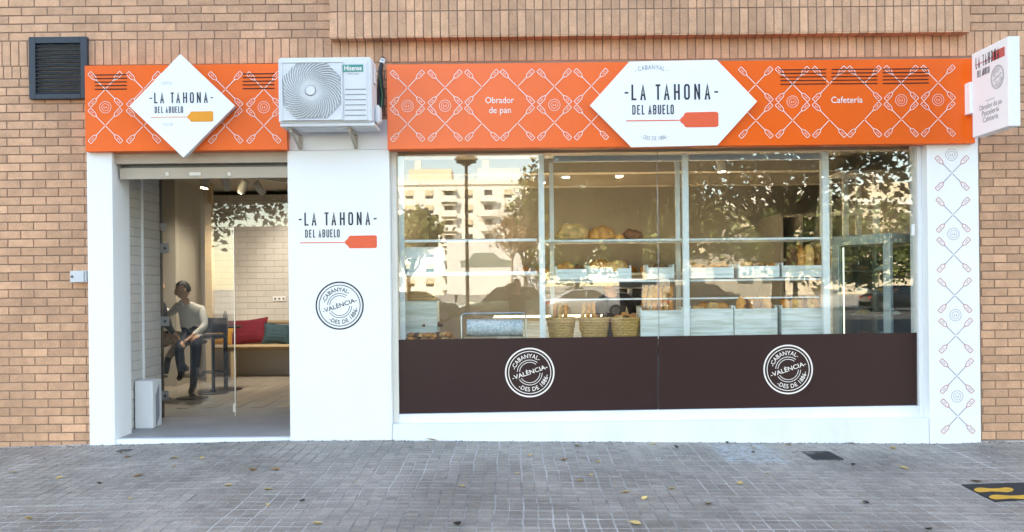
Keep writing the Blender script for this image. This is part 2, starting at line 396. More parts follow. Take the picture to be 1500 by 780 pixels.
# paving: colour per slab from its place, pale efflorescence, worn polish
def paving():
    m = bpy.data.materials.new('paver'); m.use_nodes = True; MATS['paver'] = m; t = m.node_tree; N = t.nodes; L = t.links; b = N['Principled BSDF']
    g = N.new('ShaderNodeNewGeometry')
    def math_(op, a, c=None, d=None):
        k = N.new('ShaderNodeMath'); k.operation = op
        for i, v in enumerate((a, c, d)):
            if v is None: continue
            if isinstance(v, (int, float)): k.inputs[i].default_value = v
            else: L.new(v, k.inputs[i])
        return k.outputs[0]
    def noise(s, det=4):
        n = N.new('ShaderNodeTexNoise'); n.inputs['Scale'].default_value = s; n.inputs['Detail'].default_value = det; L.new(g.outputs['Position'], n.inputs['Vector']); return n.outputs[0]
    def mr(x, a, b_, c, d):
        k = N.new('ShaderNodeMapRange'); L.new(x, k.inputs[0]); k.inputs[1].default_value = a; k.inputs[2].default_value = b_; k.inputs[3].default_value = c; k.inputs[4].default_value = d; return k.outputs[0]
    vm = N.new('ShaderNodeVectorMath'); vm.operation = 'MULTIPLY_ADD'; vm.inputs[1].default_value = (10, 10, 0); vm.inputs[2].default_value = (.5, .5, .5); L.new(g.outputs['Position'], vm.inputs[0])
    vf = N.new('ShaderNodeVectorMath'); vf.operation = 'FLOOR'; L.new(vm.outputs[0], vf.inputs[0])
    wn = N.new('ShaderNodeTexWhiteNoise'); wn.noise_dimensions = '2D'; L.new(vf.outputs[0], wn.inputs['Vector'])
    f = math_('MULTIPLY', mr(wn.outputs[0], 0, 1, .86, 1.13), mr(noise(1.1), .3, .7, .80, 1.22))
    f = math_('MULTIPLY', f, mr(noise(60, 6), .3, .7, .80, 1.2))
    f = math_('MULTIPLY', f, mr(noise(7, 5), .30, .42, .80, 1.0))
    sx = N.new('ShaderNodeSeparateXYZ'); L.new(g.outputs['Position'], sx.inputs[0])
    # spilt lime under the long window
    dx = math_('ABSOLUTE', math_('SUBTRACT', sx.outputs[0], 2.12)); dy = math_('ABSOLUTE', math_('SUBTRACT', sx.outputs[1], -.58))
    spill = math_('MULTIPLY', mr(dx, .22, .34, 1, 0), mr(dy, .32, .46, 1, 0)); spill = math_('MULTIPLY', spill, mr(noise(22, 5), .40, .56, 0, 1))
    mx = N.new('ShaderNodeMix'); mx.data_type = 'RGBA'; mx.inputs[6].default_value = hexc('#8d857d')+(1,); mx.inputs[7].default_value = hexc('#9a9188')+(1,); L.new(mr(noise(.55), .4, .6, 0, 1), mx.inputs[0])
    sc_ = N.new('ShaderNodeVectorMath'); sc_.operation = 'SCALE'; L.new(mx.outputs[2], sc_.inputs[0]); L.new(f, sc_.inputs['Scale'])
    m2 = N.new('ShaderNodeMix'); m2.data_type = 'RGBA'; L.new(spill, m2.inputs[0]); L.new(sc_.outputs[0], m2.inputs[6]); m2.inputs[7].default_value = hexc('#b0b3b5')+(1,)
    L.new(m2.outputs[2], b.inputs['Base Color']); L.new(mr(noise(2.2, 5), .35, .65, .52, .80), b.inputs['Roughness'])
    bp = N.new('ShaderNodeBump'); bp.inputs['Strength'].default_value = .45; bp.inputs['Distance'].default_value = .003; L.new(noise(90, 5), bp.inputs['Height']); L.new(bp.outputs[0], b.inputs['Normal'])
    # joint sand: whitish in patches, dark dirt elsewhere
    m = bpy.data.materials.new('joint'); m.use_nodes = True; MATS['joint'] = m; t = m.node_tree; N = t.nodes; L = t.links; b = N['Principled BSDF']
    g = N.new('ShaderNodeNewGeometry'); n1 = noise(.7, 3); n2 = noise(9, 4)
    s = math_('ADD', mr(n1, .36, .58, .1, .95), mr(n2, .35, .65, -.2, .2))
    sx = N.new('ShaderNodeSeparateXYZ'); L.new(g.outputs['Position'], sx.inputs[0])
    mx = N.new('ShaderNodeMix'); mx.data_type = 'RGBA'; mx.clamp_factor = True; mx.inputs[6].default_value = hexc('#77736f')+(1,); mx.inputs[7].default_value = hexc('#c9c5c1')+(1,)
    L.new(s, mx.inputs[0]); L.new(mx.outputs[2], b.inputs['Base Color']); b.inputs['Roughness'].default_value = .9
paving()
def weather(name, amt, sc1, sc2):                         # rain and soot marks that run on from piece to piece
    m = MATS[name]; t = m.node_tree; N = t.nodes; L = t.links; b = N['Principled BSDF']; src = b.inputs['Base Color'].links[0].from_socket
    g = N.new('ShaderNodeNewGeometry'); mp = N.new('ShaderNodeMapping'); mp.inputs['Scale'].default_value = (1, 1, .35); L.new(g.outputs['Position'], mp.inputs[0]); cur = src
    for s_, lo, hi, a in ((sc1, .35, .65, amt), (sc2, .56, .72, -amt*1.2)):
        n = N.new('ShaderNodeTexNoise'); n.inputs['Scale'].default_value = s_; n.inputs['Detail'].default_value = 6; L.new(mp.outputs[0], n.inputs['Vector'])
        r = N.new('ShaderNodeMapRange'); r.inputs[1].default_value = lo; r.inputs[2].default_value = hi; r.inputs[3].default_value = 1-a if a > 0 else 1; r.inputs[4].default_value = 1+a; L.new(n.outputs[0], r.inputs[0])
        v = N.new('ShaderNodeVectorMath'); v.operation = 'SCALE'; L.new(cur, v.inputs[0]); L.new(r.outputs[0], v.inputs['Scale']); cur = v.outputs[0]
    L.new(cur, b.inputs['Base Color'])
weather('brick', .10, 1.1, 3.5); weather('mortar', .15, 2, 5); weather('plinth_white', .03, 2.5, 7); weather('white_panel', .012, 1.5, 6); weather('orange', .025, .8, 3)
# brick-like cladding beyond the part of the building that is laid brick by brick
m = mat('far_brick', hexc('#b98f6c'), .9); t = m.node_tree; N = t.nodes; L = t.links
tc = N.new('ShaderNodeTexCoord'); mp = N.new('ShaderNodeMapping'); mp.inputs['Rotation'].default_value = (R(90), 0, 0); L.new(tc.outputs['Object'], mp.inputs[0])
bt = N.new('ShaderNodeTexBrick'); bt.inputs['Color1'].default_value = hexc('#c39a78')+(1,); bt.inputs['Color2'].default_value = hexc('#ad8463')+(1,); bt.inputs['Mortar'].default_value = hexc('#6f5a4b')+(1,)
bt.inputs['Scale'].default_value = 1; bt.inputs['Brick Width'].default_value = .25; bt.inputs['Row Height'].default_value = .0822; bt.inputs['Mortar Size'].default_value = .006
L.new(mp.outputs[0], bt.inputs['Vector']); L.new(bt.outputs[0], N['Principled BSDF'].inputs['Base Color'])

# ================================================================ GROUND
GP = [(-8, -.06), (-4.99, -.038), (-4.12, -.015), (-2.16, .011), (-1.2, .002), (4.09, -.085), (4.59, -.075), (8, -.09)]
def gz(x, y):
    z = GP[0][1] if x <= GP[0][0] else GP[-1][1]
    for (a, za), (b, zb) in zip(GP, GP[1:]):
        if a <= x <= b: z = za + (zb-za)*(x-a)/(b-a)
    return z + .02*min(0, y)
def G(px, py):                                          # picture point on the paving
    lo, hi = .5, 14
    for _ in range(40):
        m_ = (lo+hi)/2; p = P(px, py, m_-D)
        if p.z > gz(p.x, p.y): lo = m_
        else: hi = m_
    p = P(px, py, lo-D); return Vector((p.x, p.y, gz(p.x, p.y)))
PAV_Y0, PAV_X = -5.3, 7.4
mb = MB(); xs = [-PAV_X + i*.4 for i in range(38)]
for i, x in enumerate(xs):
    for y in (PAV_Y0, .15): mb.v.append((x, y, gz(x, y) - .0013))
    if i: mb.f.append((2*i-2, 2*i, 2*i+1, 2*i-1)); mb.mi.append(0)
pavement = mb.build('pavement', 'joint'); tag(pavement, kind='structure')
def tile_mesh(k):
    t_ = MB(); r_ = random.Random(k)
    for a in (-1, 1):
        for b_ in (-1, 1):
            cx, cy, h = a*.0488, b_*.0478, .0458; hy = .0435; g_ = .0025; j = lambda: r_.uniform(-.0012, .0012)
            zt = r_.uniform(-.0006, .0006)
            vs = [(cx+sx*h+j(), cy+sy*hy+j(), -.004) for sx, sy in ((-1,-1),(1,-1),(1,1),(-1,1))] + [(cx+sx*(h-g_)+j(), cy+sy*(hy-g_)+j(), zt) for sx, sy in ((-1,-1),(1,-1),(1,1),(-1,1))]
            t_.add(vs, [(4,5,6,7),(0,1,5,4),(1,2,6,5),(2,3,7,6),(3,0,4,7)])
    return t_
TM = [tile_mesh(k) for k in range(5)]; TMm = [t_.mesh('paver', 'paver') for t_ in TM]
spots = []
for i in range(-36, 37):
    for j in range(0, 26):
        x, y = -.04 + i*.2 + .006*math.sin(j*1.3), -.19 - j*.2
        if abs(x) > PAV_X-.2: continue
        d = y + D; u = x*F/d; inframe = d > .5 and abs(u) < 770 and (CAMZ-gz(x, y))*F/d < 385
        spots.append((0 if inframe else 1, d*d + x*x, x, y))
spots.sort(); rest = MB()
for n, (_, _, x, y) in enumerate(spots):
    k = rnd.randrange(5); ax, ay, dz = rnd.gauss(0, .003), rnd.gauss(0, .003), rnd.uniform(-.0004, .0008)
    sl_ = (gz(x+.1, y)-gz(x-.1, y))/.2
    if n < 300:
        o = put('paver', TMm[k], pavement); o.location = (x, y, gz(x, y)+dz); o.rotation_euler = (.02+ax, -sl_+ay, 0)
    else:
        M_ = Matrix.Translation((x, y, gz(x, y)+dz)) @ Matrix.Rotation(-sl_+ay, 4, 'Y') @ Matrix.Rotation(.02+ax, 4, 'X')
        rest.add([M_ @ Vector(v) for v in TM[k].v], TM[k].f)
tag(rest.build('pavers_field', 'paver', pavement), kind='stuff')
# street behind the viewer, kerb, far square
mb = MB(); mb.box(-60, 60, -5.48, PAV_Y0-.004, -.6, gz(0, -5.4)+.004); tag(mb.build('kerb', 'kerb_stone', bevel=.01), kind='structure')
mb = MB(); mb.add([(-60, -13, -.25), (60, -13, -.25), (60, -5.4, -.25), (-60, -5.4, -.25)], [(0, 1, 2, 3)]); tag(mb.build('road', 'asphalt'), kind='structure')
mb = MB(); mb.add([(-60, -32, -.22), (60, -32, -.22), (60, -13, -.16), (-60, -13, -.16)], [(0, 1, 2, 3)]); tag(mb.build('square', 'asphalt'), kind='structure')
mb = MB(); mb.add([(-80, -48, -.235), (80, -48, -.235), (80, -32, -.235), (-80, -32, -.235)], [(0, 1, 2, 3)]); tag(mb.build('far_road', 'asphalt'), kind='structure')
mb = MB(); mb.add([(-900, -900, -.27), (900, -900, -.27), (900, 900, -.27), (-900, 900, -.27)], [(0, 1, 2, 3)]); tag(mb.build('ground', 'plaza'), kind='structure')
mb = MB()
for s_ in (-1, 1):
    a, b_ = sorted((s_*7.0, s_*60)); mb.add([(a, PAV_Y0, -.11), (b_, PAV_Y0, -.11), (b_, .2, -.06), (a, .2, -.06)], [(0, 1, 2, 3)])
tag(mb.build('side_pavement', 'kerb_stone'), kind='structure')
# ================================================================ BRICKWORK
CO, BL, SOL = .0822, .2505, .0822
def brick_me(w_, h_, seed):
    r_ = random.Random(seed); b_ = MB(); j = lambda: r_.uniform(-.0009, .0009); e = .0028
    vs = []
    for y, ins in ((0, e), (.003, 0), (.035, 0)):
        for sx, sz in ((-1,-1),(1,-1),(1,1),(-1,1)): vs.append((sx*(w_/2-ins)+j(), y, sz*(h_/2-ins)+j()))
    b_.add(vs, [(0,1,2,3)] + [(4*k+i, 4*k+4+i, 4*k+4+(i+1) % 4, 4*k+(i+1) % 4) for k in (0, 1) for i in range(4)])
    return b_.mesh('brick', 'brick')
STR = [brick_me(BL-.010, CO-.010, k) for k in range(4)]; SLD = [brick_me(SOL-.009, .2365, 20+k) for k in range(4)]
def lay(parent, x0, x1, z0, z1, Y, soldier=False, skip=(), rows=None, phase=0.):
    if soldier:
        hh = .245; n = max(1, round((x1-x0)/SOL)); pw = (x1-x0)/n; nz = max(1, round((z1-z0)/hh)); ph = (z1-z0)/nz
        for r_ in range(nz):
            for i in range(n):
                cx, cz = x0+(i+.5)*pw, z0+(r_+.5)*ph
                if any(a+.02 < cx-pw/2 and cx+pw/2 < b_-.02 and c_+.02 < cz-ph/2 and cz+ph/2 < d_-.02 for a, b_, c_, d_ in skip): continue
                o = put('brick', rnd.choice(SLD), parent); o.location = (cx, Y+rnd.uniform(-.0012, .0012), cz); o.scale = (pw/SOL, 1, (ph-.008)/.2365)
                o.rotation_euler = (rnd.gauss(0, .003), rnd.gauss(0, .002), rnd.gauss(0, .006))
        return
    nz = max(1, round((z1-z0)/CO)); ph = (z1-z0)/nz
    for r_ in range(nz):
        off = phase + (BL/2 if r_ % 2 else 0); x = x0 - off % BL
        while x < x1-.01:
            a, b_ = max(x, x0), min(x+BL, x1)
            cz = z0+(r_+.5)*ph
            if b_-a > .03 and not any(p_ < a and b_ < q_ and c_ < cz-ph/2 and cz+ph/2 < d_ for p_, q_, c_, d_ in skip):
                o = put('brick', rnd.choice(STR), parent); o.location = ((a+b_)/2, Y+rnd.uniform(-.0015, .0015), cz)
                o.scale = ((b_-a-.010)/(BL-.010), 1, ph/CO); o.rotation_euler = (rnd.gauss(0, .004), rnd.gauss(0, .0015), rnd.gauss(0, .005))
            x += BL
def brick_wall(name, label, boxes):                       # boxes: mortar bed pieces
    t_ = thing(name, label, 'wall', ((boxes[0][0]+boxes[0][1])/2, .1, boxes[0][4]))
    m_ = MB()
    for b_ in boxes: m_.box(*b_)
    m_.build('mortar_bed', 'mortar', t_); return t_
ZS1, ZS0, ZS2 = 3.913, 3.668, 3.545                        # top and foot of the upright course, foot of the half course
XL0, XL1, XR0, XR1 = -6.1, -4.10, 4.56, 6.1
bw = brick_wall('brick_wall', 'tan brick wall left of the white doorway pillar, carrying a small grey box', [(XL0, XL1+.1, .007, .3, -.2, ZS2)])
lay(bw, XL0, XL1, ZS2-44*CO, ZS2, 0, phase=.06)
bw = brick_wall('brick_wall', 'narrow tan brick wall right of the white column with pink peel pattern', [(XR0-.1, XR1, .007, .3, -.2, ZS2)])
lay(bw, XR0, XR1, ZS2-44*CO, ZS2, 0, phase=.11)
vx0, vx1, vz0, vz1 = Rc(42, 54, 127, 145, -.05)
bw = brick_wall('brick_wall', 'tan brick wall above the orange fascia at the upper left', [(XL0, -1.70, .007, .3, ZS1, 4.78)])
lay(bw, XL0, -1.70, ZS1, ZS1+10*CO, 0, phase=.03)
bw = brick_wall('brick_wall', 'tan brick wall at the upper right corner beside the projecting band', [(4.40, XR1, .007, .3, ZS1, 4.78)])
lay(bw, 4.40, XR1, ZS1, ZS1+10*CO, 0, phase=.16)
bw = brick_wall('brick_wall', 'long course of upright tan bricks just above the orange fascias', [(XL0, XR1, .007, .3, ZS2, ZS1), (-3.99, 4.45, .007, .3, ZS0-.70, ZS2)])
lay(bw, XL0, XR1, ZS0, ZS1, 0, soldier=True, skip=[(vx0, vx1, vz0, vz1)])
for a, b_ in ((XL0, -4.10), (4.50, XR1)): lay(bw, a, b_, ZS2, ZS0, 0, soldier=True)
lay(bw, -2.25, -1.15, ZS0-.60, ZS0, 0, phase=.1)
# projecting band of upright bricks
ox0, ox1 = P(482, 30, -.12).x, P(1422, 30, -.12).x; oz0 = P(950, 50.5, -.12).z
bw = brick_wall('brick_overhang', 'projecting band of upright tan bricks along the top of the picture', [(ox0+.006, ox1-.006, -.113, .0, oz0+.006, oz0+.75)])
lay(bw, ox0, ox1, oz0, oz0+.735, -.12, soldier=True)
n = round((ox1-ox0)/SOL); pw = (ox1-ox0)/n
me = MB().box(-pw/2+.0045, pw/2-.0045, 0, .118, -.008, .012).mesh('brick', 'brick', bevel=.002)
for i in range(n):
    o = put('brick', me, bw); o.location = (ox0+(i+.5)*pw, -.1165, oz0-.001+rnd.uniform(-.001, .001))
# rest of the building: casts the shade the street front stands in
t_ = thing('apartment_building', 'brick apartment block whose ground floor holds the shop', 'building', (0, 8, 0))
mb = MB(); mb.box(-42, 42, .31, 16, 4.72, 34); mb.build('upper_storeys', 'far_brick', t_)
mb = MB(); mb.box(-42, -7.3, .0, 16, -.3, 4.72); mb.box(XL0-1.3, XL0, .012, .25, -.3, 4.72); mb.box(-42, XL0-1.25, .016, .24, -.3, 4.72); mb.build('ground_floor', 'far_brick', t_)
mb = MB(); mb.box(6.6, 42, .02, 16, -.3, 4.72); mb.box(XR1, 6.65, .012, .25, -.3, 4.72); mb.build('ground_floor', 'far_brick', t_)
mb = MB(); mb.box(-7.3, 6.6, 9.2, 16, -.3, 4.71); mb.build('rear_wall', 'far_brick', t_)
mb = MB(); mb.box(-7.3, 6.6, .301, 9.25, 3.40, 4.71); mb.build('floor_slab', 'interior_paint', t_)

# ================================================================ WHITE CLADDING
PY = -.08
def clad(name, label, px0, py0, px1, py1, back=.28, Y=PY, m_='white_panel', cat='pillar', zb=None):
    x0, x1, z0, z1 = Rc(px0, py0, px1, py1, Y)
    if zb is not None: z0 = zb
    t_ = thing(name, label, cat, ((x0+x1)/2, 0, z0)); return t_, x0, x1, z0, z1
t_, x0, x1, z0, z1 = clad('pillar', 'white clad pillar left of the doorway', 129, 222, 166, 649, zb=-.03)
lpx0, lpx1 = x0, x1
MB().box(x0, x1, PY, .30, z0, z1+.05).build('cladding', 'white_panel', t_, bevel=.004)
t_, x0, x1, z0, z1 = clad('pillar', 'wide white pillar between door and window with black word mark and round stamp', 423, 220, 572, 643, zb=0.0)
cpx0, cpx1 = x0, x1
MB().box(x0, x1, PY, .30, z0, z1-.002).build('cladding', 'white_panel', t_, bevel=.003)
u0, u1, uz0, uz1 = Rc(421, 176, 568, 220, PY+.012)
MB().box(u0, u1, PY+.012, .05, z1+.002, uz1).build('upper_panel', 'white_panel', t_, bevel=.003)
k = (P(543.6, 331, PY).x - P(446, 331, PY).x)/117
o_ = P(446, 331, PY); logo(t_, o_.x, o_.z, k, PY-.002)
stamp(t_, P(497.6, 448, PY), 35.5/F*(D+PY), 'print_black', PY-.002)
t_, x0, x1, z0, z1 = clad('pillar', 'white column at the right with pink and grey crossed peel pattern', 1360, 208, 1435, 645, zb=-.11)
rpx0, rpx1 = x0, x1
MB().box(x0, x1, PY, .30, z0, z1+.05).build('cladding', 'white_panel', t_, bevel=.004)
rcol = t_

# ---- bread peel motif: four limbs of an X
def limb(fl, flb, ang, L_, w_):
    c, s_ = math.cos(R(ang)), math.sin(R(ang)); T = lambda a, b_: ((a*c-b_*s_)*L_, (a*s_+b_*c)*L_)
    fl.ribbon([T(.03, 0), T(.56, 0)], w_)
    half = [(.57, .03), (.62, .045), (.67, .085), (.96, .09), (.985, .07)]
    flb.ribbon([T(a, b_) for a, b_ in half] + [T(a, -b_) for a, b_ in reversed(half)], w_*.9, closed=True)
    flb.ribbon([T(.72, .022), T(.78, -.02), T(.84, .022), T(.90, -.02)], w_*.55)
def motif(parent, c, L_, w_, m1, m2, Y, limbs=(46, 134, 226, 314)):
    f = Flat(); g = f if m1 == m2 else Flat()
    for a in limbs: limb(f, g, a, L_, w_)
    f.build('peel_motif', m1, parent, (c.x, Y, c.z))
    if g is not f: g.build('peel_motif', m2, parent, (c.x, Y, c.z))
def emblem(parent, c, r, w_, m_, Y):
    f = Flat(); f.circle((0, 0), r, w_, n=28); f.circle((0, 0), r*.62, w_*.8, n=22); q = r*.34
    letters(f, [('L', -.8), ('A', .15)], -.55, 1.1, .62, .2, q, 0, 0); f.build('emblem', m_, parent, (c.x, Y, c.z))
for i, (a, b_) in enumerate(((1394.5, 254), (1396, 315), (1397, 373.5), (1398.5, 433), (1400, 492), (1401.5, 551), (1403, 610))):
    motif(rcol, P(a, b_, PY), .222, .0062, 'print_mauve', 'print_red', PY-.002)
for a, b_ in ((1393.5, 227), (1396.5, 343), (1399.5, 462), (1402, 581)): emblem(rcol, P(a, b_, PY), .056, .0038, 'print_mauve', PY-.002)

# ================================================================ FASCIAS
FY = -.15; PR = FY-.003
lx0, lx1, lz0, lz1 = Rc(124.5, 95, 420, 221, FY)
t_ = thing('fascia_sign', 'short orange fascia board over the doorway behind the white diamond', 'fascia', ((lx0+lx1)/2, FY, lz0)); lf = t_
MB().box(lx0, lx1, FY, -.001, lz0, lz1).build('panel', 'orange', t_, bevel=.003)
for a in (154.5, 210.5, 330.5, 386.5):
    for b_ in (131, 184.5): motif(t_, P(a, b_, FY), .222, .0060, 'print_white', 'print_white', PR)
for a in (154.5, 386.5): emblem(t_, P(a, 157.5, FY), .055, .0036, 'print_white', PR)
def slots(parent, px0, px1, py0, py1):
    for i in range(5):
        y = py0 + (py1-py0)*i/4; x0, x1, z0, z1 = Rc(px0, y-.7, px1, y+.7, FY)
        MB().box(x0, x1, FY-.0045, FY+.004, z0, z1).build('vent_slot', 'slot_dark', parent)
slots(t_, 139, 186, 110, 131); slots(t_, 355.5, 402, 108.5, 130)
rx0, rx1, rz0, rz1 = Rc(567, 90.2, 1428, 214.6, FY)
t_ = thing('fascia_sign', 'long orange fascia board above the shop window', 'fascia', ((rx0+rx1)/2, FY, rz0)); rf = t_
MB().box(rx0, rx1, FY, -.001, rz0, rz1).build('panel', 'orange', t_, bevel=.003)
A_, B_, C_, D_ = 46, 134, 226, 314
for a in (597, 652, 706, 758, 812, 866, 1107, 1161, 1215, 1266, 1320, 1374):
    fx = (a-597)/777; yu, yl = 129.2-7.6*fx, 182-7.4*fx
    up = low = (A_, B_, C_, D_)
    if a in (706, 1215): up, low = (A_, B_, C_), (B_, C_, D_)
    if a in (758, 1266): up, low = (A_, B_, D_), (A_, C_, D_)
    motif(t_, P(a, yu, FY), .222, .0060, 'print_white', 'print_white', PR, up)
    motif(t_, P(a, yl, FY), .222, .0060, 'print_white', 'print_white', PR, low)
for a, b_ in ((597, 155.8), (652, 155.3), (812, 154), (1161, 149.3), (1320, 147.3), (1374, 146.6)): emblem(t_, P(a, b_, FY), .055, .0036, 'print_white', PR)
for a in (1143, 1218, 1293): slots(t_, a, a+67, 102.5-(a-1143)*.008, 123.5-(a-1143)*.008)
kp = (D+FY)/F
def serif_line(parent, body, px, py, wpx, hpx):
    f = Flat(); flat_text(f, body, 0, 0, width=wpx*kp, size=hpx*kp/.72, bold=.004)
    c = P(px, py, FY); f.build('lettering', 'print_white', parent, (c.x, PR, c.z))
serif_line(t_, 'Obrador', 732, 151.5, 42, 9.6); serif_line(t_, 'de pan', 732.5, 166, 32, 9.6)
serif_line(t_, 'Cafetería', 1240.5, 151, 46, 9.6)
# diamond
DY = -.24
dp = [P(264, 79.5, DY), P(344, 155, DY), P(268.5, 231, DY), P(189.5, 156, DY)]
t_ = thing('diamond_sign', 'white diamond shaped sign on the orange board over the doorway', 'sign', (P(266, 155, DY).x, DY, P(266, 231, DY).z))
MB().prism([(p.x, p.z) for p in dp], DY, DY+.012).build('face', 'sign_white', t_)
mid = P(266.5, 155.3, DY)
MB().prism([(mid.x+(p.x-mid.x)*.985, mid.z+(p.z-mid.z)*.985) for p in dp], DY+.0125, FY-.006).build('box_edge', 'sign_edge', t_)
k = (P(305.5, 151, DY).x-P(226, 151, DY).x)/117; o_ = P(226, 151.8, DY); logo(t_, o_.x, o_.z, k, DY-.002, 'print_amber')
f = Flat(); kd = (D+DY)/F
arc_text(f, '· CABANYAL ·', (0, -.30), .30, 102, 78, .042); c = P(244.5, 124, DY); f.build('faint_lettering', 'print_pale', t_, (c.x, DY-.002, c.z))
f = Flat(); arc_text(f, '· DES DE 1886 ·', (0, .30), .30, 258, 282, .042, inside=True); c = P(246, 185, DY); f.build('faint_lettering', 'print_pale', t_, (c.x, DY-.002, c.z))
# hexagon
HY = -.19
hp = [P(864, 155, HY), P(922, 90.5, HY), P(1050, 88, HY), P(1109, 149, HY), P(1051, 213, HY), P(925, 216, HY)]
t_ = thing('hexagon_sign', 'white six sided sign with black word mark in the middle of the long fascia', 'sign', (P(987, 152, HY).x, HY, P(987, 215, HY).z))
MB().prism([(p.x, p.z) for p in hp], HY, HY+.01).build('face', 'sign_white', t_)
mid = P(987, 152, HY); MB().prism([(mid.x+(p.x-mid.x)*.99, mid.z+(p.z-mid.z)*.99) for p in hp], HY+.0105, FY-.006).build('box_edge', 'sign_edge', t_)
k = (P(1042, 147, HY).x-P(925, 147, HY).x)/117; o_ = P(925, 147.3, HY); logo(t_, o_.x, o_.z, k, HY-.002)
f = Flat(); arc_text(f, '- CABANYAL -', (0, -.42), .42, 111, 69, .062); c = P(954, 102, HY); f.build('arched_lettering', 'print_grey', t_, (c.x, HY-.002, c.z))
f = Flat(); arc_text(f, '- DES DE 1886 -', (0, .42), .42, 251, 289, .056, inside=True); c = P(959, 206, HY); f.build('arched_lettering', 'print_grey', t_, (c.x, HY-.002, c.z))
# projecting blade sign
sx = P(1424, 141, -.25).x; d2 = sx*F/(730-0) * 1.0; sy0, sy1 = -.25, d2-D
c0 = P(1423, 141, -.25); sz0, sz1 = P(1423.5, 202, -.25).z, P(1423.5, 80, -.25).z
t_ = thing('blade_sign', 'white box sign projecting from the right end of the orange fascia', 'sign', (sx+.05, -.4, sz0))
MB().box(sx, sx+.105, sy1, sy0, sz0, sz1).build('body', 'sign_white', t_, bevel=.004)
b0, b1 = P(1413, 168, -.2).z, P(1413, 122, -.2).z
MB().box(sx-.02, sx+.085, sy0+.001, FY-.001, b0, b1).build('bracket_box', 'sign_white', t_, bevel=.003)
W_, H_ = sy0-sy1, sz1-sz0; org = Vector((sx-.002, sy0, sz0)); EX, EY, NR = (0, -1, 0), (0, 0, 1), (-1, 0, 0)
f = Flat(); k = W_*.66/117
letters(f, list(zip('LATAHONA', (0, 12.7, 34.7, 47.4, 62.3, 77, 92, 107))), 0, 30, 8.6, 3, k, W_*.12, H_*.80)
letters(f, list(zip('DELABUELO', (1, 8.2, 15, 24.5, 31.5, 38.5, 45.2, 51.6, 57))), -26, 18, 4.9, 1.9, k, W_*.16, H_*.80)
f.build('lettering', 'print_black', t_, org, EX, EY, NR)
f = Flat(); f.ribbon([(W_*.10, H_*.845), (W_*.58, H_*.845)], .008); f.poly([(W_*.57, H_*.845), (W_*.61, H_*.80), (W_*.92, H_*.80), (W_*.92, H_*.905), (W_*.61, H_*.905)])
f.build('peel_emblem', 'print_red', t_, org-Vector((-.0008, 0, 0)), EX, EY, NR)
stamp(t_, None, .105, 'print_grey', 0, org=org+Vector((0, -W_*.72, H_*.60)), ex=EX, ey=EY, nrm=NR)
f = Flat(); f.ribbon([(W_*.40, H_*.375), (W_*.64, H_*.375)], .005)
for i, b_ in enumerate(('Obrador de pa', 'Pastelería', 'Cafetería')): flat_text(f, b_, W_*.52, H_*(.285-.075*i), size=.068, width=(.40, .30, .27)[i]*W_/.64)
f.build('lettering', 'print_grey', t_, org, EX, EY, NR)
# ================================================================ WALL FITTINGS
# louvred vent
t_ = thing('vent_grille', 'dark blue framed louvre vent on the brick wall at the upper left', 'vent', ((vx0+vx1)/2, 0, vz0))
fr = .062
m_ = MB(); m_.box(vx0, vx0+fr, -.05, .0, vz0, vz1); m_.box(vx1-fr, vx1, -.05, .0, vz0, vz1); m_.box(vx0+fr, vx1-fr, -.049, .0, vz1-fr, vz1); m_.box(vx0+fr, vx1-fr, -.049, .0, vz0, vz0+fr*.8)
m_.build('frame', 'navy_metal', t_, bevel=.003)
MB().box(vx0+fr, vx1-fr, -.006, -.001, vz0+fr*.8, vz1-fr).build('backing', 'ac_dark', t_)
ns = 13; ph = (vz1-vz0-1.8*fr)/ns
sm = MB().obox((0, 0, 0), (vx1-vx0-2*fr-.004, .042, .005), Matrix.Rotation(R(38), 3, 'X')).mesh('slat', 'black_metal')
for i in range(ns):
    o = put('slat', sm, t_); o.location = ((vx0+vx1)/2, -.027, vz0+fr*.8+(i+.5)*ph)
# small grey box
x0, x1, z0, z1 = Rc(103, 397, 127, 414, -.05)
t_ = thing('junction_box', 'small light grey metal box on the left brick wall', 'box', ((x0+x1)/2, -.02, z0))
MB().box(x0, x1, -.06, -.002, z0, z1).build('case', 'box_grey', t_, bevel=.005)
MB().box(x1-.022, x1-.016, -.0625, -.058, z0+.004, z1-.004).build('lid_seam', 'dark_steel', t_)
MB().cyl((x0+.022, -.067, (z0+z1)/2), (x0+.022, -.058, (z0+z1)/2), .012).build('lock', 'dark_steel', t_, smooth=True)
# air conditioner
AY, AB = -.50, -.19
ax0, ax1, az0, az1 = Rc(407.5, 84, 544.5, 181.5, AY)
t_ = thing('air_conditioner', 'white outdoor air conditioning unit hung between the two orange boards', 'air conditioner', ((ax0+ax1)/2, (AY+AB)/2, az0))
MB().box(ax0, ax1, AY, AB, az0+.012, az1).build('casing', 'ac_white', t_, bevel=.014, seg=3)
MB().box(ax0+.01, ax1+.02, AY+.02, AB+.015, az0-.02, az0+.011).build('base_tray', 'ac_white', t_, bevel=.004)
for i in range(4):
    xx = ax0+.15+i*.17; MB().box(xx, xx+.10, AY+.06, AB-.05, az0-.026, az0-.0205).build('tray_rib', 'ac_grille', t_)
fc = P(455.5, 133.5, AY); fs_ = .262
gx0, gx1, gz0, gz1 = Rc(412.5, 91, 502, 177, AY)
m_ = MB()
for a, b_, c_, d_ in ((gx0, gx1, gz1-.012, gz1), (gx0, gx1, gz0, gz0+.012), (gx0, gx0+.012, gz0+.012, gz1-.012), (gx1-.012, gx1, gz0+.012, gz1-.012)): m_.box(a, b_, AY-.016, AY-.001, c_, d_)
m_.build('grille_frame', 'ac_white', t_, bevel=.004)
MB().box(gx0+.013, gx1-.013, AY-.003, AY-.0012, gz0+.013, gz1-.013).build('fan_recess', 'ac_dark', t_)
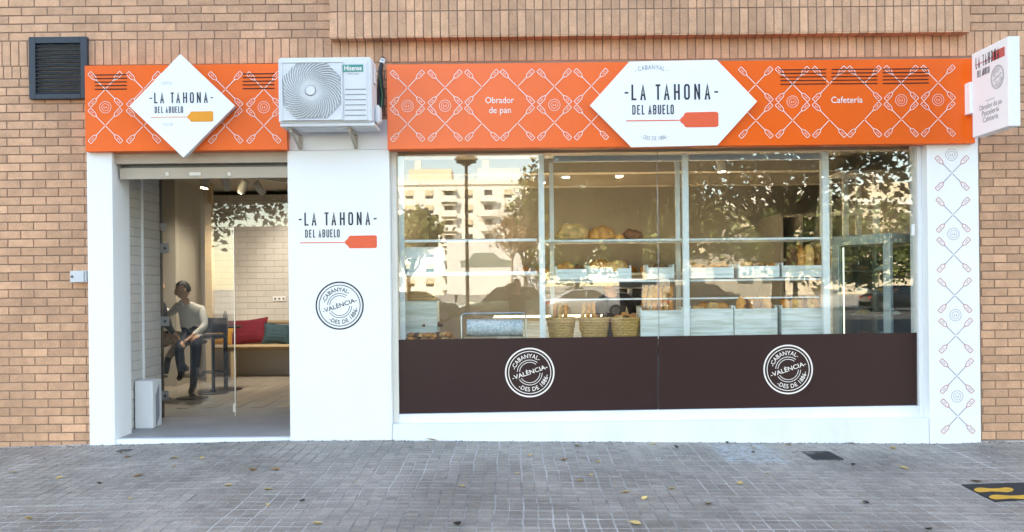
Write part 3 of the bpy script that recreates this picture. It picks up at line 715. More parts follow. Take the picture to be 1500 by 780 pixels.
sp = MB(); fr_ = .283
for i in range(44):
    a0 = 2*PI*i/44; pts = []
    for j in range(8):
        q = j/7; r_ = .05 + (fr_-.05)*q; a = a0 - 1.05*q**1.15; pts.append((fc.x+r_*math.cos(a), AY-.012-.006*math.sin(q*PI), fc.z+r_*math.sin(a)))
    pts = [p for p in pts if gx0+.008 < p[0] < gx1-.008 and gz0+.008 < p[2] < gz1-.008]
    if len(pts) > 1: sp.tube(pts, .0058, 4, cap=False)
for r_ in [.05+.03*i for i in range(1, 8)]:
    pts = [(fc.x+r_*math.cos(2*PI*j/40), AY-.0105, fc.z+r_*math.sin(2*PI*j/40)) for j in range(41)]; sp.tube(pts, .0013, 3, cap=False)
sp.build('fan_grille', 'ac_grille', t_)
m_ = MB()
for sx_, sz_ in ((0, 0), (1, 0), (0, 1), (1, 1)):
    X = gx1-.013 if sx_ else gx0+.013; Z = gz1-.013 if sz_ else gz0+.013; ex_, ez_ = (-1 if sx_ else 1), (-1 if sz_ else 1)
    m_.prism([(X, Z), (X+ex_*.13, Z), (X, Z+ez_*.13)], AY-.009, AY-.0035)
m_.build('grille_corner', 'ac_white', t_)
MB().cyl((fc.x, AY-.026, fc.z), (fc.x, AY-.004, fc.z), .043, .045, 24).build('fan_hub', 'ac_white', t_, smooth=True)
qx0, qx1, qz0, qz1 = Rc(504.5, 91, 538, 177, AY)
MB().box(qx0, qx1, AY-.009, AY-.001, qz0, qz1).build('service_panel', 'ac_white', t_, bevel=.004)
for i in range(6):
    y = 130.5 + i*7.6; a, b_, c_, d_ = Rc(505.5, y, 536, y+1.2, AY-.009); MB().box(a, b_, AY-.0125, AY-.0085, c_, d_).build('panel_groove', 'print_grey', t_)
a, b_, c_, d_ = Rc(502.5, 95, 532, 105.5, AY-.01)
bd = MB().box(a, b_, AY-.012, AY-.0085, c_, d_).build('badge', 'teal_badge', t_)
f = Flat(); flat_text(f, 'Hisense', 0, 0, width=(b_-a)*.86, size=.062, bold=.02); f.build('lettering', 'print_white', bd, ((a+b_)/2, AY-.0135, c_+.013))
f = Flat(); flat_text(f, 'CERTIFIED', 0, 0, width=.11, size=.022); f.build('lettering', 'print_grey', t_, ((a+b_)/2, AY-.0105, c_-.026))
m_ = MB(); hx = ax1+.001; m_.box(hx, hx+.05, AY+.14, AB-.02, az0+.03, az0+.20); m_.build('valve_cover', 'ac_white', t_, bevel=.016, seg=3)
MB().box(hx, hx+.012, AY+.10, AY+.20, az1-.22, az1-.07).build('handle_recess', 'ac_white', t_, bevel=.004)
for px in (424, 508):
    p = P(px+7, 186, -.30); br = thing('bracket_x', 'x', 'x'); bpy.data.objects.remove(br)
    b_ = MB(); xx = p.x
    b_.box(xx-.016, xx+.016, PY+.004-.004, PY+.012-.003, az0-.17, az0-.022)
    b_.box(xx-.018, xx+.018, AY+.05, PY-.001, az0-.036, az0-.0265)
    b_.add([(xx-.011, AY+.07, az0-.037), (xx+.011, AY+.07, az0-.037), (xx+.011, PY-.002, az0-.15), (xx-.011, PY-.002, az0-.15), (xx-.011, AY+.07, az0-.06), (xx+.011, AY+.07, az0-.06), (xx+.011, PY-.002, az0-.165), (xx-.011, PY-.002, az0-.165)],
           [(0, 1, 2, 3), (4, 7, 6, 5), (0, 4, 5, 1), (1, 5, 6, 2), (2, 6, 7, 3), (3, 7, 4, 0)])
    b_.build('wall_bracket', 'bracket_beige', t_)
# pipes
t_ = thing('refrigerant_pipe', 'black insulated pipe bundle running down from the brick beside the air conditioner', 'pipe', (P(553, 178, -.1).x, -.1, P(553, 178, -.1).z))
def pxpts(lst): return [P(a, b_, c_) for a, b_, c_ in lst]
MB().tube(pxpts([(561, 86, -.0), (560, 90, -.05), (557.5, 100, -.07), (556.5, 120, -.08), (556, 140, -.09), (555, 158, -.14), (551, 170, -.22), (548, 174, -.28)]), .021, 10).build('insulation', 'black_rubber', t_, smooth=True)
MB().tube(pxpts([(558, 96, -.06), (559.5, 120, -.10), (561, 145, -.11), (559, 165, -.14), (552, 176, -.25)]), .012, 8).build('insulation', 'black_rubber', t_, smooth=True)
MB().tube(pxpts([(556, 110, -.1), (559.8, 140, -.13), (558.5, 160, -.16), (550, 172, -.26)]), .005, 6).build('cable', 'green_cable', t_, smooth=True)
MB().tube(pxpts([(553, 109, -.1), (549, 107, -.2), (545, 109, -.3)]), .004, 6).build('cable', 'cream_trim', t_, smooth=True)
MB().tube(pxpts([(561, 88, -.03), (559, 94, -.06)]), .026, 10).build('cuff', 'ac_white', t_, smooth=True)

# ================================================================ DOORWAY
FZ = .035                                                 # shop floor
x0, x1 = lpx1, cpx0
zc = [P(295, y, .02).z for y in (217, 240, 245, 261.5)]
t_ = thing('roller_shutter', 'beige roller shutter rolled up above the doorway', 'shutter', ((x0+x1)/2, .05, zc[3]))
MB().box(x0-.02, x1+.02, -.02, .30, zc[1], zc[0]+.10).build('casing', 'shutter_beige', t_, bevel=.003)
MB().box(x0+.02, x1-.002, .035, .075, zc[3], zc[2]).build('bottom_rail', 'shutter_beige', t_, bevel=.004)
MB().box(x0+.02, x1-.002, .085, .11, zc[3]+.02, zc[1]-.003).build('curtain', 'dark_steel', t_)
for px, w_ in ((286, .11), (245, .03), (336, .03)):
    p = P(px, 256, .03); MB().box(p.x-w_/2, p.x+w_/2, .022, .034, p.z-.012, p.z+.022).build('latch', 'cream_trim', t_, bevel=.003)
MB().box(lpx1-.001, cpx0+.001, -.06, .02, -.05, FZ-.004).build('threshold', 'plinth_white', None, bevel=.004)
tag(bpy.data.objects['threshold'], 'white step edge along the foot of the doorway', 'step')
tag(MB().box(lpx1-.15, cpx0+.1, .0205, 1.40, -.05, FZ-.002).build('entry_floor', 'entry_floor'), kind='structure')
tag(MB().box(cpx0+.05, cpx0+.24, .301, 1.30, FZ, 3.05).build('entry_wall', 'interior_paint'), kind='structure')
WX, DG = -3.95, 1.30
def tile_wall(name, org, ex, nrm, length, height, m_='wall_tile', skip=None, tw=.30, th=.10):
    """tiled wall: backing slab + one object for each tile"""
    ex, nrm, org = Vector(ex), Vector(nrm), Vector(org); up = Vector((0, 0, 1)); b_ = MB()
    pts = [org - nrm*.004, org+ex*length - nrm*.004, org+ex*length - nrm*.12, org - nrm*.12]
    b_.add([p for p in pts]+[p+up*height for p in pts], [(0,1,5,4),(1,2,6,5),(2,3,7,6),(3,0,4,7),(4,5,6,7),(3,2,1,0)])
    w_ = b_.build(name, 'grout'); tag(w_, kind='structure')
    rot = Matrix((ex, -nrm, up)).transposed().to_euler(); cache = {}
    for r_ in range(int(height/th)):
        x = -tw/2 if r_ % 2 else 0
        while x < length-.01:
            a, b2 = max(0, x), min(length, x+tw); x += tw
            if b2-a < .04: continue
            key = round(b2-a, 3)
            if key not in cache:
                q = MB(); h = (key-.005)/2; v = (th-.005)/2; e = .006
                vs = [(sx_*(h-i), y, sz_*(v-i)) for y, i in ((0, e), (.003, 0), (.008, 0)) for sx_, sz_ in ((-1,-1),(1,-1),(1,1),(-1,1))]
                q.add(vs, [(0,1,2,3)]+[(4*k_+i, 4*k_+4+i, 4*k_+4+(i+1) % 4, 4*k_+(i+1) % 4) for k_ in (0, 1) for i in range(4)]); cache[key] = q.mesh('tile', m_)
            c = org + ex*((a+b2)/2) + up*((r_+.5)*th) + nrm*.0035
            if skip and skip(c): continue
            o = put('tile', cache[key], w_); o.location = c; o.rotation_euler = (rot.x+rnd.gauss(0, .004), rot.y, rot.z+rnd.gauss(0, .003))
    return w_
tile_wall('entry_tile_wall', (WX, .302, FZ), (0, 1, 0), (1, 0, 0), 1.0, 3.0)
tag(MB().box(WX-.02, WX+.008, 1.303, 1.36, FZ, 3.05).build('corner_post', 'dark_steel'), 'dark steel post where the tiled entry wall meets the glass door', 'post')
tag(MB().box(WX+.001, WX+.020, .80, .83, FZ, 2.98).build('wall_trim', 'white_metal', bevel=.003), 'thin white vertical strip on the tiled entry wall', 'trim')
# glass door and light above
gx0, gx1, gz0_, gz1_ = Rc(238, 334, 343.5, 604.5, DG)
t_ = thing('glass_door', 'frameless glass door leaf standing in the shop entrance', 'door', ((gx0+gx1)/2, DG, FZ))
MB().box(gx0, gx1, DG, DG+.01, FZ+.012, gz1_).build('pane', 'door_glass', t_)
MB().box(gx1-.004, gx1+.006, DG-.004, DG+.014, FZ+.012, gz1_).build('edge_strip', 'steel', t_)
for py in (364, 471, 580):
    a, b_, c_, d_ = Rc(236.5, py-7, 247, py+7, DG-.015); h_ = MB().box(a-.03, b_, DG-.015, DG-.001, c_, d_).build('hinge', 'steel', t_, bevel=.002)
    MB().cyl(((a+b_)/2, DG-.019, (c_+d_)/2), ((a+b_)/2, DG-.012, (c_+d_)/2), .014).build('screw_cap', 'dark_steel', h_)
a, b_, c_, d_ = Rc(341.5, 592, 345.5, 604, DG-.02); MB().box(a, b_, DG-.02, DG-.001, c_, d_).build('floor_latch', 'steel', t_)
tx1 = cpx0+.045
t_ = thing('transom_glass', 'fixed glass light above the shop door', 'window', ((WX+tx1)/2, DG, gz1_))
MB().box(WX+.01, tx1, DG+.002, DG+.012, gz1_+.008, 3.03).build('pane', 'door_glass', t_)
a, b_, c_, d_ = Rc(235, 327, 243, 338, DG-.01); MB().box(a, b_, DG-.012, DG-.0005, c_, d_).build('patch_fitting', 'steel', t_)
# air purifier / heater by the tiles
p = P(216, 620, .62)
t_ = thing('heater', 'slim white box heater with slatted side on the entry floor', 'heater', (WX+.12, .66, FZ))
ha, hb, hc, hd = WX+.02, WX+.205, .56, .80; hz = P(214, 558, .6).z
MB().box(ha, hb, hc, hd, FZ, hz).build('case', 'white_panel', t_, bevel=.006)
sm = MB().obox((0, 0, 0), (.006, .15, .006), Matrix.Rotation(R(50), 3, 'X')).mesh('slat', 'print_grey')
for i in range(13):
    o = put('slat', sm, t_); o.location = (hb+.002, (hc+hd)/2, FZ+.06+i*.027)

# ================================================================ CAFE ROOM BEHIND THE DOOR
CZ = 3.1; BWY = 6.0
tag(MB().box(-7.2, -1.36, 1.405, BWY, -.06, FZ).build('cafe_floor_base', 'grout'), kind='structure')
cf = bpy.data.objects['cafe_floor_base']
pm = MB().box(-.0735, .0735, -.598, .598, 0, .006).mesh('plank', 'wood_floor', bevel=.0015)
for i in range(22):
    for j in range(5):
        x, y = -5.2+i*.15, 1.25+j*1.2+(.6 if i % 2 else 0)
        if y < 1.9 or y > 5.5: continue
        o = put('plank', pm, cf); o.location = (x, y+.2, FZ)
tag(MB().box(-7.2, 6.5, .302, 9.1, CZ, CZ+.08).build('shop_ceiling', 'ceiling_paint'), kind='structure')
tag(MB().box(-7.25, -7.1, .302, BWY, 0, CZ).build('cafe_side_wall', 'warm_paint'), kind='structure')
tag(MB().box(-7.1, -4.05, .26, .42, FZ, CZ).build('cafe_front_wall', 'interior_paint'), kind='structure')
tag(MB().box(-4.07, WX-.13, .42, 1.36, FZ, CZ).build('entry_side_wall', 'interior_paint'), kind='structure')
tag(MB().box(-1.50, -1.36, .31, 9.1, 0, CZ).build('party_wall', 'interior_paint'), kind='structure')
tile_wall('cafe_back_wall', (-5.0, BWY, FZ+.9), (1, 0, 0), (0, -1, 0), 3.5, 2.1)
tag(MB().box(-5.0, -1.5, BWY-.02, BWY+.1, FZ, FZ+.895).build('wainscot', 'warm_paint'), kind='structure')
tag(MB().box(-5.0, -1.5, BWY-.045, BWY-.021, FZ+.87, FZ+.90).build('dado_rail', 'bench_wood'), kind='structure')
RW = P(302, 450, 4.4)
RX = -4.97
tag(MB().box(-7.1, RX, 4.4, BWY, FZ, CZ).build('cafe_return_wall', 'interior_paint'), kind='structure')
pa_, pb_ = P(301, 450, 4.9).x, P(311, 450, 4.9).x
tag(MB().box(pa_, pb_, 4.9, 5.0, FZ, CZ).build('wall_post', 'bench_wood'), 'wooden upright at the end of the cafe bench', 'post')
p = P(409, 438, BWY-.03); t_ = thing('power_socket', 'white triple power socket on the cafe back wall', 'socket', tuple(p))
MB().box(p.x-.11, p.x+.11, BWY-.022, BWY-.006, p.z-.042, p.z+.042).build('plate', 'paper_white', t_, bevel=.004)
for i in (-1, 0, 1): MB().cyl((p.x+i*.07, BWY-.025, p.z), (p.x+i*.07, BWY-.020, p.z), .02).build('outlet', 'print_grey', t_)
# bench
bz = P(370, 506, 5.35).z; bx0 = P(313, 506, 5.35).x
t_ = thing('bench', 'long pale wooden bench along the cafe back wall', 'bench', (-2.9, 5.6, FZ))
MB().box(bx0, -1.55, 5.35, BWY-.03, bz-.035, bz).build('seat', 'bench_wood', t_, bevel=.006)
for xx in (bx0+.25, bx0+1.5): MB().box(xx, xx+.07, 5.40, 5.47, FZ, bz-.036).build('leg', 'bench_wood', t_)
MB().box(bx0+.1, -1.6, BWY-.30, BWY-.26, bz-.11, bz-.036).build('rail', 'bench_wood', t_)
def cushion(label, px0, px1, py0, py1, Y, m_, rot=0):
    a, b_, c_, d_ = Rc(px0, py0, px1, py1, Y); w_, h_ = (b_-a)/2, (d_-c_)/2; q = MB(); n = 14
    def pt(u, v, s_):
        t2 = (1-abs(u)**2.6)**.55*(1-abs(v)**2.6)**.55 if abs(u) < 1 and abs(v) < 1 else 0
        pin = 1+.06*(abs(u)*abs(v))**2-.05*(1-abs(u)*abs(v))
        rib = .006*math.sin(v*26)
        return (u*w_*pin, s_*(.10*t2+rib*t2), v*h_*pin+h_)
    for s_ in (-1, 1):
        q.add([pt(-1+2*i/n, -1+2*j/n, s_) for j in range(n+1) for i in range(n+1)], [(j*(n+1)+i, j*(n+1)+i+1, (j+1)*(n+1)+i+1, (j+1)*(n+1)+i) for j in range(n) for i in range(n)])
    o = q.build('cushion', m_, smooth=True); tag(o, label, 'cushion', 'cushions on the cafe bench')
    o.location = ((a+b_)/2, Y, bz+.004); o.rotation_euler = (R(-16), rot, 0)
cushion('dark red ribbed cushion in the middle of the bench', 335, 392, 468, 505, 5.62, 'red_cloth', R(-5))
cushion('grey green ribbed cushion at the right end of the bench', 384, 425, 474, 504, 5.58, 'teal_cloth', R(4))
cushion('yellow ribbed cushion beside the red one on the bench', 314, 339, 478, 505, 5.55, 'yellow_cloth', R(3))
# track lights
tr0, tr1 = P(285, 266, 3.0), P(425, 291, 4.6)
t_ = thing('light_track', 'white ceiling light track over the cafe', 'light track', tuple((tr0+tr1)/2)); tz = CZ-.03
MB().obox(((tr0.x+tr1.x)/2, (tr0.y+tr1.y)/2, tz), ((tr1-tr0).length, .04, .04), Matrix.Rotation(math.atan2(tr1.y-tr0.y, tr1.x-tr0.x), 3, 'Z')).build('rail', 'white_metal', t_)
def spot(label, top, aim, power, lit=True, ln=.20, r_=.055, grp=None, cone=70):
    top = Vector(top); t_ = thing('track_spotlight', label, 'lamp', tuple(top), grp); d = (Vector(aim)-top).normalized()
    a = top - Vector((0, 0, .09)) - d*.05; b_ = a + d*ln
    MB().cyl(top, a+d*.06, .012, n=8).build('stem', 'white_metal', t_)
    MB().tube([a, a+d*.01, b_-d*.012, b_], [r_*.9, r_, r_, r_*.97], 16).build('head', 'white_metal', t_, smooth=True)
    if lit:
        MB().tube([b_+d*.001, b_+d*.004], [r_*.82]*2, 16).build('bulb', 'lamp_glow', t_)
        l = bpy.data.lights.new('spot', 'SPOT'); l.energy = power; l.spot_size = R(cone); l.spot_blend = .6; l.shadow_soft_size = .04; l.color = (.97, .97, .97)
        lo = bpy.data.objects.new('spot_beam', l); C.objects.link(lo); lo.parent = t_; lo.matrix_parent_inverse = Matrix.Translation(-top); lo.location = b_+d*.012
        lo.rotation_euler = (-d).to_track_quat('Z', 'Y').to_euler()
for i, (px, py, Y, aim, lab) in enumerate((
        (303, 272, 3.1, (-4.45, 2.75, .9), 'leftmost white track spotlight over the cafe'), (330, 277, 3.4, (-3.9, 5.8, .6), 'second white track spotlight over the cafe, lit'),
        (358, 282, 3.8, (-4.6, 4.3, 1.5), 'third white track spotlight over the cafe'), (378, 286, 4.1, (-2.9, 5.9, 1.3), 'rightmost white track spotlight over the cafe, lit'))):
    p = P(px, py, Y); spot(lab, (p.x, p.y, CZ-.05), aim, 20, True, grp='cafe spotlights', cone=95)
# ================================================================ PEOPLE
def human(name, label, J, M_, yaw, hairm='hair', tilt=0., fingers=True, rs=1.0, hair=True):
    """J: joint -> point. M_: materials (skin, top, trousers, shoes). One skinned mesh with head; hair as child."""
    J = {k: Vector(v) for k, v in J.items()}
    J['spine'] = (J['pelvis']*.55+J['chest']*.45); J['neck'] = J['chest']+(J['head']-J['chest'])*.42
    edges = [('pelvis', 'spine', 1), ('spine', 'chest', 1), ('chest', 'neck', 1), ('neck', 'head', 0)]
    rad = {'pelvis': .150, 'spine': .135, 'chest': .150, 'neck': .058, 'head': .062}
    fl = Vector((math.sin(yaw), -math.cos(yaw), 0))
    for s in 'LR':
        sh, el, wr = J['shoulder'+s], J['elbow'+s], J['wrist'+s]; hd = (wr-el).normalized()
        J['hand'+s] = J.get('hand'+s, wr+hd*.08)
        edges += [('chest', 'shoulder'+s, 1), ('shoulder'+s, 'elbow'+s, 1), ('elbow'+s, 'wrist'+s, 1 if not M_[4:] else M_[4]), ('wrist'+s, 'hand'+s, 0)]
        rad.update({'shoulder'+s: .072, 'elbow'+s: .050, 'wrist'+s: .033, 'hand'+s: .030})
        edges += [('pelvis', 'hip'+s, 2), ('hip'+s, 'knee'+s, 2), ('knee'+s, 'ankle'+s, 2), ('ankle'+s, 'toe'+s, 3)]
        rad.update({'hip'+s: .098, 'knee'+s: .064, 'ankle'+s: .046, 'toe'+s: .036})
        if fingers:
            hp = J['hand'+s]; dd = (hp-wr).normalized(); sd = dd.cross(Vector((0, 0, 1)))
            sd = sd.normalized() if sd.length > .1 else Vector((1, 0, 0)); dn = sd.cross(dd)
            for i, (o_, ln) in enumerate(((-.028, .062), (-.010, .075), (.009, .070), (.027, .055))):
                a = hp+sd*o_+dd*.012; b_ = a+dd*ln*.55+dn*.006; c_ = b_+dd*ln*.35+dn*.028*(1 if dn.z < 0 else -1)
                for nm, q, rr in (('f%da' % i, a, .011), ('f%db' % i, b_, .010), ('f%dc' % i, c_, .008)): J[nm+s] = q; rad[nm+s] = rr
                edges += [('hand'+s, 'f%da' % i+s, 0), ('f%da' % i+s, 'f%db' % i+s, 0), ('f%db' % i+s, 'f%dc' % i+s, 0)]
            a = wr+dd*.035-sd*.032; b_ = a+dd*.03-sd*.018
            J['ta'+s] = a; J['tb'+s] = b_; rad['ta'+s] = .012; rad['tb'+s] = .009
            edges += [('wrist'+s, 'ta'+s, 0), ('ta'+s, 'tb'+s, 0)]
    # subdivide long bones so that limbs taper
    names = list(J); idx = {}; vs = []; rr = []; es = []; segs = []
    for n in names:
        if n in rad: idx[n] = len(vs); vs.append(J[n]); rr.append(rad[n]*rs)
    for a, b_, mt in edges:
        segs.append((J[a], J[b_], mt))
        if a[:3] in ('sho', 'elb', 'hip', 'kne'):
            bulge = {'sho': 1.0, 'elb': 1.10, 'hip': 1.0, 'kne': 1.12}[a[:3]]; i = len(vs); vs.append(J[a]*.6+J[b_]*.4); rr.append((rad[a]*.6+rad[b_]*.4)*bulge*rs); es += [(idx[a], i), (i, idx[b_])]
        else: es.append((idx[a], idx[b_]))
    me = bpy.data.meshes.new('tmp'); me.from_pydata(vs, es, []); o = bpy.data.objects.new('tmp', me); C.objects.link(o)
    md = o.modifiers.new('s', 'SKIN'); md.use_smooth_shade = True; md.branch_smoothing = .4
    for i, sv in enumerate(me.skin_vertices[0].data):
        sv.radius = (rr[i], rr[i]); sv.use_root = (i == idx['pelvis'])
        if i in (idx['chest'], idx['spine'], idx['pelvis']): sv.radius = (rr[i]*1.15, rr[i]*.85)
    md2 = o.modifiers.new('d', 'SUBSURF'); md2.levels = 2; md2.render_levels = 2
    dg = bpy.context.evaluated_depsgraph_get(); bmh = bmesh.new(); em = bpy.data.meshes.new_from_object(o.evaluated_get(dg)); bpy.data.objects.remove(o)
    mb = MB()
    def near(c):
        best = None
        for a, b_, mt in segs:
            ab = b_-a; t = max(0, min(1, (c-a).dot(ab)/max(1e-9, ab.length_squared))); d = (c-a-ab*t).length
            if best is None or d < best[0]: best = (d, mt)
        return best[1]
    mb.v = [tuple(v.co) for v in em.vertices]
    for p_ in em.polygons: mb.f.append(tuple(p_.vertices)); mb.mi.append(near(Vector(p_.center)))
    hd = J['head']; rot = Matrix.Rotation(yaw, 3, 'Z') @ Matrix.Rotation(tilt, 3, 'X')
    def hf(p):
        k = 1.0
        if p.z < -.1: k *= 1-.20*(-p.z-.1)*(1 if p.y > 0 else .35)
        if p.y < -.9 and -.45 < p.z < .05: k *= 1.13
        if p.y < -.75 and .05 < p.z < .3 and .15 < abs(p.x) < .6: k *= .95
        if p.y < -.8 and -.62 < p.z < -.50: k *= .96
        return k
    mb.cur = 0; hc = hd+Vector((0, 0, .09)); mb.ell(hc, (.076, .098, .120), 28, 22, hf, rot)
    for s in (-1, 1): mb.ell(hc + rot @ Vector((s*.077, .008, -.005)), (.012, .022, .032), 8, 6, None, rot)
    body = mb.build('body', list(M_[:4]), None, smooth=False)
    for p_ in body.data.polygons: p_.use_smooth = True
    root = thing(name, label, 'person', (J['pelvis'].x, J['pelvis'].y, min(J['toeL'].z, J['toeR'].z)-.04)); off = Vector(root.location)
    body.parent = root; body.matrix_parent_inverse = Matrix.Translation(-off)
    em_ = MB()
    for s in (-1, 1): em_.ell(hc + rot @ Vector((s*.030, -.088, .012)), (.011, .008, .007), 8, 6, None, rot)
    em_.build('eyes', 'hair', root, smooth=True)
    if hair:
        h_ = MB(); vs = []; nu, nv = 26, 16
        def keep(p): return p.z > .40 or (p.y > -.15 and p.z > -.25 and abs(p.x) < 1) and not (p.y < .1 and p.z < .0)
        full = MB().ell((0, 0, 0), (1, 1, 1), nu, nv)
        vv = [hc + rot @ Vector((v[0]*.082*(1+.03*math.sin(9*v[1])), v[1]*.105, v[2]*.128+.004)) for v in full.v]
        ff = [f_ for f_ in full.f if all(keep(Vector(full.v[i])) for i in f_)]
        h_.add(vv, ff); h_.build('hair', hairm, root, smooth=True)
    bmh.free(); return root, hc, rot
ms_ = 11.4
def W(px, py, Y=2.9): return P(px, py, Y)
# man in the white shirt on a bar stool
Z0 = FZ
def at(px, py, dy=0.): return P(px, py, 2.9+dy)
root, hc, rot = human('person', 'man with short dark hair in white shirt and jeans sitting on a bar stool', {
    'pelvis': at(281, 487, .10), 'chest': at(279, 452, .05), 'head': at(268, 436, -.02),
    'shoulderL': at(295, 452, .10), 'elbowL': at(300, 478, -.02), 'wristL': at(284, 492, -.20), 'handL': at(276, 497, -.26),
    'shoulderR': at(262, 448, -.02), 'elbowR': at(249, 460, .02), 'wristR': at(236, 450, .08),
    'hipL': at(289, 490, .02), 'kneeL': at(288, 507, -.36), 'ankleL': P(283, 566, 2.72), 'toeL': P(279, 577, 2.52),
    'hipR': at(274, 490, .08), 'kneeR': at(262, 512, -.30), 'ankleR': P(266, 548, 2.75), 'toeR': P(262, 556, 2.58)},
    ('skin', 'shirt_white', 'jeans', 'shoe'), R(-58), tilt=R(5))
# open collar
m_ = MB(); c = at(272, 444, -.16)
m_.add([c+Vector((-.06, .0, .05)), c+Vector((0, -.03, -.03)), c+Vector((-.03, -.035, -.06)), c+Vector((-.10, .02, .02))], [(0, 1, 2, 3)])
m_.build('shirt_collar', 'shirt_white', root)
# second guest, mostly behind the tiled corner
human('person', 'guest in navy jacket and beige trousers with crossed legs, half hidden by the tiled corner', {
    'pelvis': at(222, 492, .0), 'chest': at(228, 452, .0), 'head': at(230, 430, -.02),
    'shoulderL': at(236, 446, .16), 'elbowL': at(245, 468, .12), 'wristL': at(250, 486, -.02),
    'shoulderR': at(236, 448, -.18), 'elbowR': at(243, 474, -.20), 'wristR': at(255, 488, -.18),
    'hipL': at(230, 494, .09), 'kneeL': at(272, 492, -.02), 'ankleL': at(246, 524, -.12), 'toeL': at(243, 549, -.16),
    'hipR': at(230, 496, -.09), 'kneeR': at(262, 500, -.14), 'ankleR': at(262, 530, -.10), 'toeR': at(276, 543, -.14)},
    ('skin', 'navy_cloth', 'beige_cloth', 'shoe'), R(70))
# stools
def stool(label, px, Y, seat_py, back=False):
    c = P(px, 500, Y); z = P(px, seat_py, Y).z
    t_ = thing('bar_stool', label, 'stool', (c.x, c.y, FZ), 'bar stools in the cafe')
    MB().lathe([(.0, 0), (.20, 0), (.20, .008), (.05, .028), (.03, .05), (.0, .05)], (c.x, c.y, FZ+.007), 24).build('base', 'black_plastic', t_, smooth=True)
    MB().cyl((c.x, c.y, FZ+.055), (c.x, c.y, z-.06), .024).build('pole', 'dark_steel', t_, smooth=True)
    MB().tube([(c.x+.16*math.cos(2*PI*i/20), c.y+.16*math.sin(2*PI*i/20), FZ+.30) for i in range(21)], .01, 6).build('foot_ring', 'dark_steel', t_, smooth=True)
    MB().lathe([(.0, -.06), (.12, -.06), (.19, -.04), (.20, -.01), (.17, .0), (.0, .0)], (c.x, c.y, z), 24).build('seat', 'black_plastic', t_, smooth=True)
    if back:
        q = MB(); n = 12
        pts = [(.20*math.cos(a), .20*math.sin(a)) for a in [R(-10+i*200/n) for i in range(n+1)]]
        vs = [(c.x+a*s_, c.y+b_*s_, z+h_) for s_ in (1, .92) for h_ in (.01, .22) for a, b_ in pts]; k_ = n+1
        fs = []
        for i in range(n):
            fs += [(i, i+1, k_+i+1, k_+i), (2*k_+i, 3*k_+i, 3*k_+i+1, 2*k_+i+1), (k_+i, k_+i+1, 3*k_+i+1, 3*k_+i), (i, 2*k_+i, 2*k_+i+1, i+1)]
        fs += [(0, k_, 3*k_, 2*k_), (n, 2*k_+n, 3*k_+n, k_+n)]
        q.add(vs, fs); q.build('backrest', 'black_plastic', t_, smooth=True)
stool('black round bar stool under the man in white shirt', 281, 3.0, 499)
stool('black round bar stool under the guest with crossed legs', 226, 2.9, 503)
stool('black bar stool with curved back standing right of the man', 312, 3.5, 490, True)
# steel bottle on a small high table
c = P(330, 470, 3.9); t_ = thing('high_table', 'small round high table behind the empty bar stool', 'table', (c.x, c.y, FZ))
tz_ = P(330, 478, 3.9).z
MB().lathe([(0, 0), (.22, 0), (.22, .01), (.04, .03), (0, .03)], (c.x, c.y, FZ+.007), 20).build('base', 'black_plastic', t_, smooth=True)
MB().cyl((c.x, c.y, FZ+.03), (c.x, c.y, tz_-.025), .03).build('pole', 'dark_steel', t_); MB().lathe([(0, -.024), (.22, -.024), (.22, 0), (0, 0)], (c.x, c.y, tz_), 24).build('top', 'black_plastic', t_)
o = MB().lathe([(0, 0), (.035, 0), (.035, .15), (.028, .175), (.018, .19), (.02, .22), (0, .22)], (c.x, c.y, tz_+.001), 16).build('flask', 'steel', smooth=True); tag(o, 'shiny steel flask on the small high table', 'flask')
# ================================================================ SHOP WINDOW
wx0, wx1 = cpx1, rpx0
zl0, zl1 = P(760, 607, GLASS_Y).z, P(1340, 594.5, GLASS_Y).z
gx0, gx1 = P(583, 400, GLASS_Y).x, P(1342, 400, GLASS_Y).x
gt = P(960, 214, GLASS_Y).z; gj = P(964.5, 400, GLASS_Y).x
zs = P(960, 602, GLASS_Y).z - .008                         # sill top of the glass rebate
# plinth under the window
lz = P(965, 618, -.07).z
t_ = thing('plinth', 'low white plinth with ledge under the shop window', 'plinth', ((wx0+wx1)/2, -.05, -.1))
mb = MB(); zL, zR = P(578, 622.5, -.075).z, P(1362, 613, -.075).z; a, b_ = wx0+.002, wx1-.002
mb.add([(a, -.072, -.15), (b_, -.072, -.15), (b_, .12, -.15), (a, .12, -.15), (a, -.072, zL), (b_, -.072, zR), (b_, .12, zR), (a, .12, zL)], [(0,3,2,1),(4,5,6,7),(0,1,5,4),(1,2,6,5),(2,3,7,6),(3,0,4,7)])
mb.build('base_block', 'plinth_white', t_, bevel=.006)
t_ = thing('shop_window', 'large plate glass shop window in a white frame', 'window', ((gx0+gx1)/2, GLASS_Y, zs))
MB().box(wx0+.001, gx0, .03, .135, lz, gt+.2).build('frame', 'cream_trim', t_, bevel=.004)
MB().box(gx1, wx1-.001, .03, .135, lz, gt+.2).build('frame', 'white_panel', t_, bevel=.004)
mb = MB(); z_a, z_b = P(584, 607, .05).z, P(1342, 594.5, .05).z
mb.add([(gx0+.001, .031, zL-.01), (gx1-.001, .031, zR-.01), (gx1-.001, .134, zR-.01), (gx0+.001, .134, zL-.01), (gx0+.001, .031, z_a), (gx1-.001, .031, z_b), (gx1-.001, .134, z_b), (gx0+.001, .134, z_a)], [(0,3,2,1),(4,5,6,7),(0,1,5,4),(1,2,6,5),(2,3,7,6),(3,0,4,7)])
mb.build('sill', 'plinth_white', t_, bevel=.003)
MB().box(gx0, gx1, .05, .30, gt, gt+.32).build('head', 'dark_steel', t_)
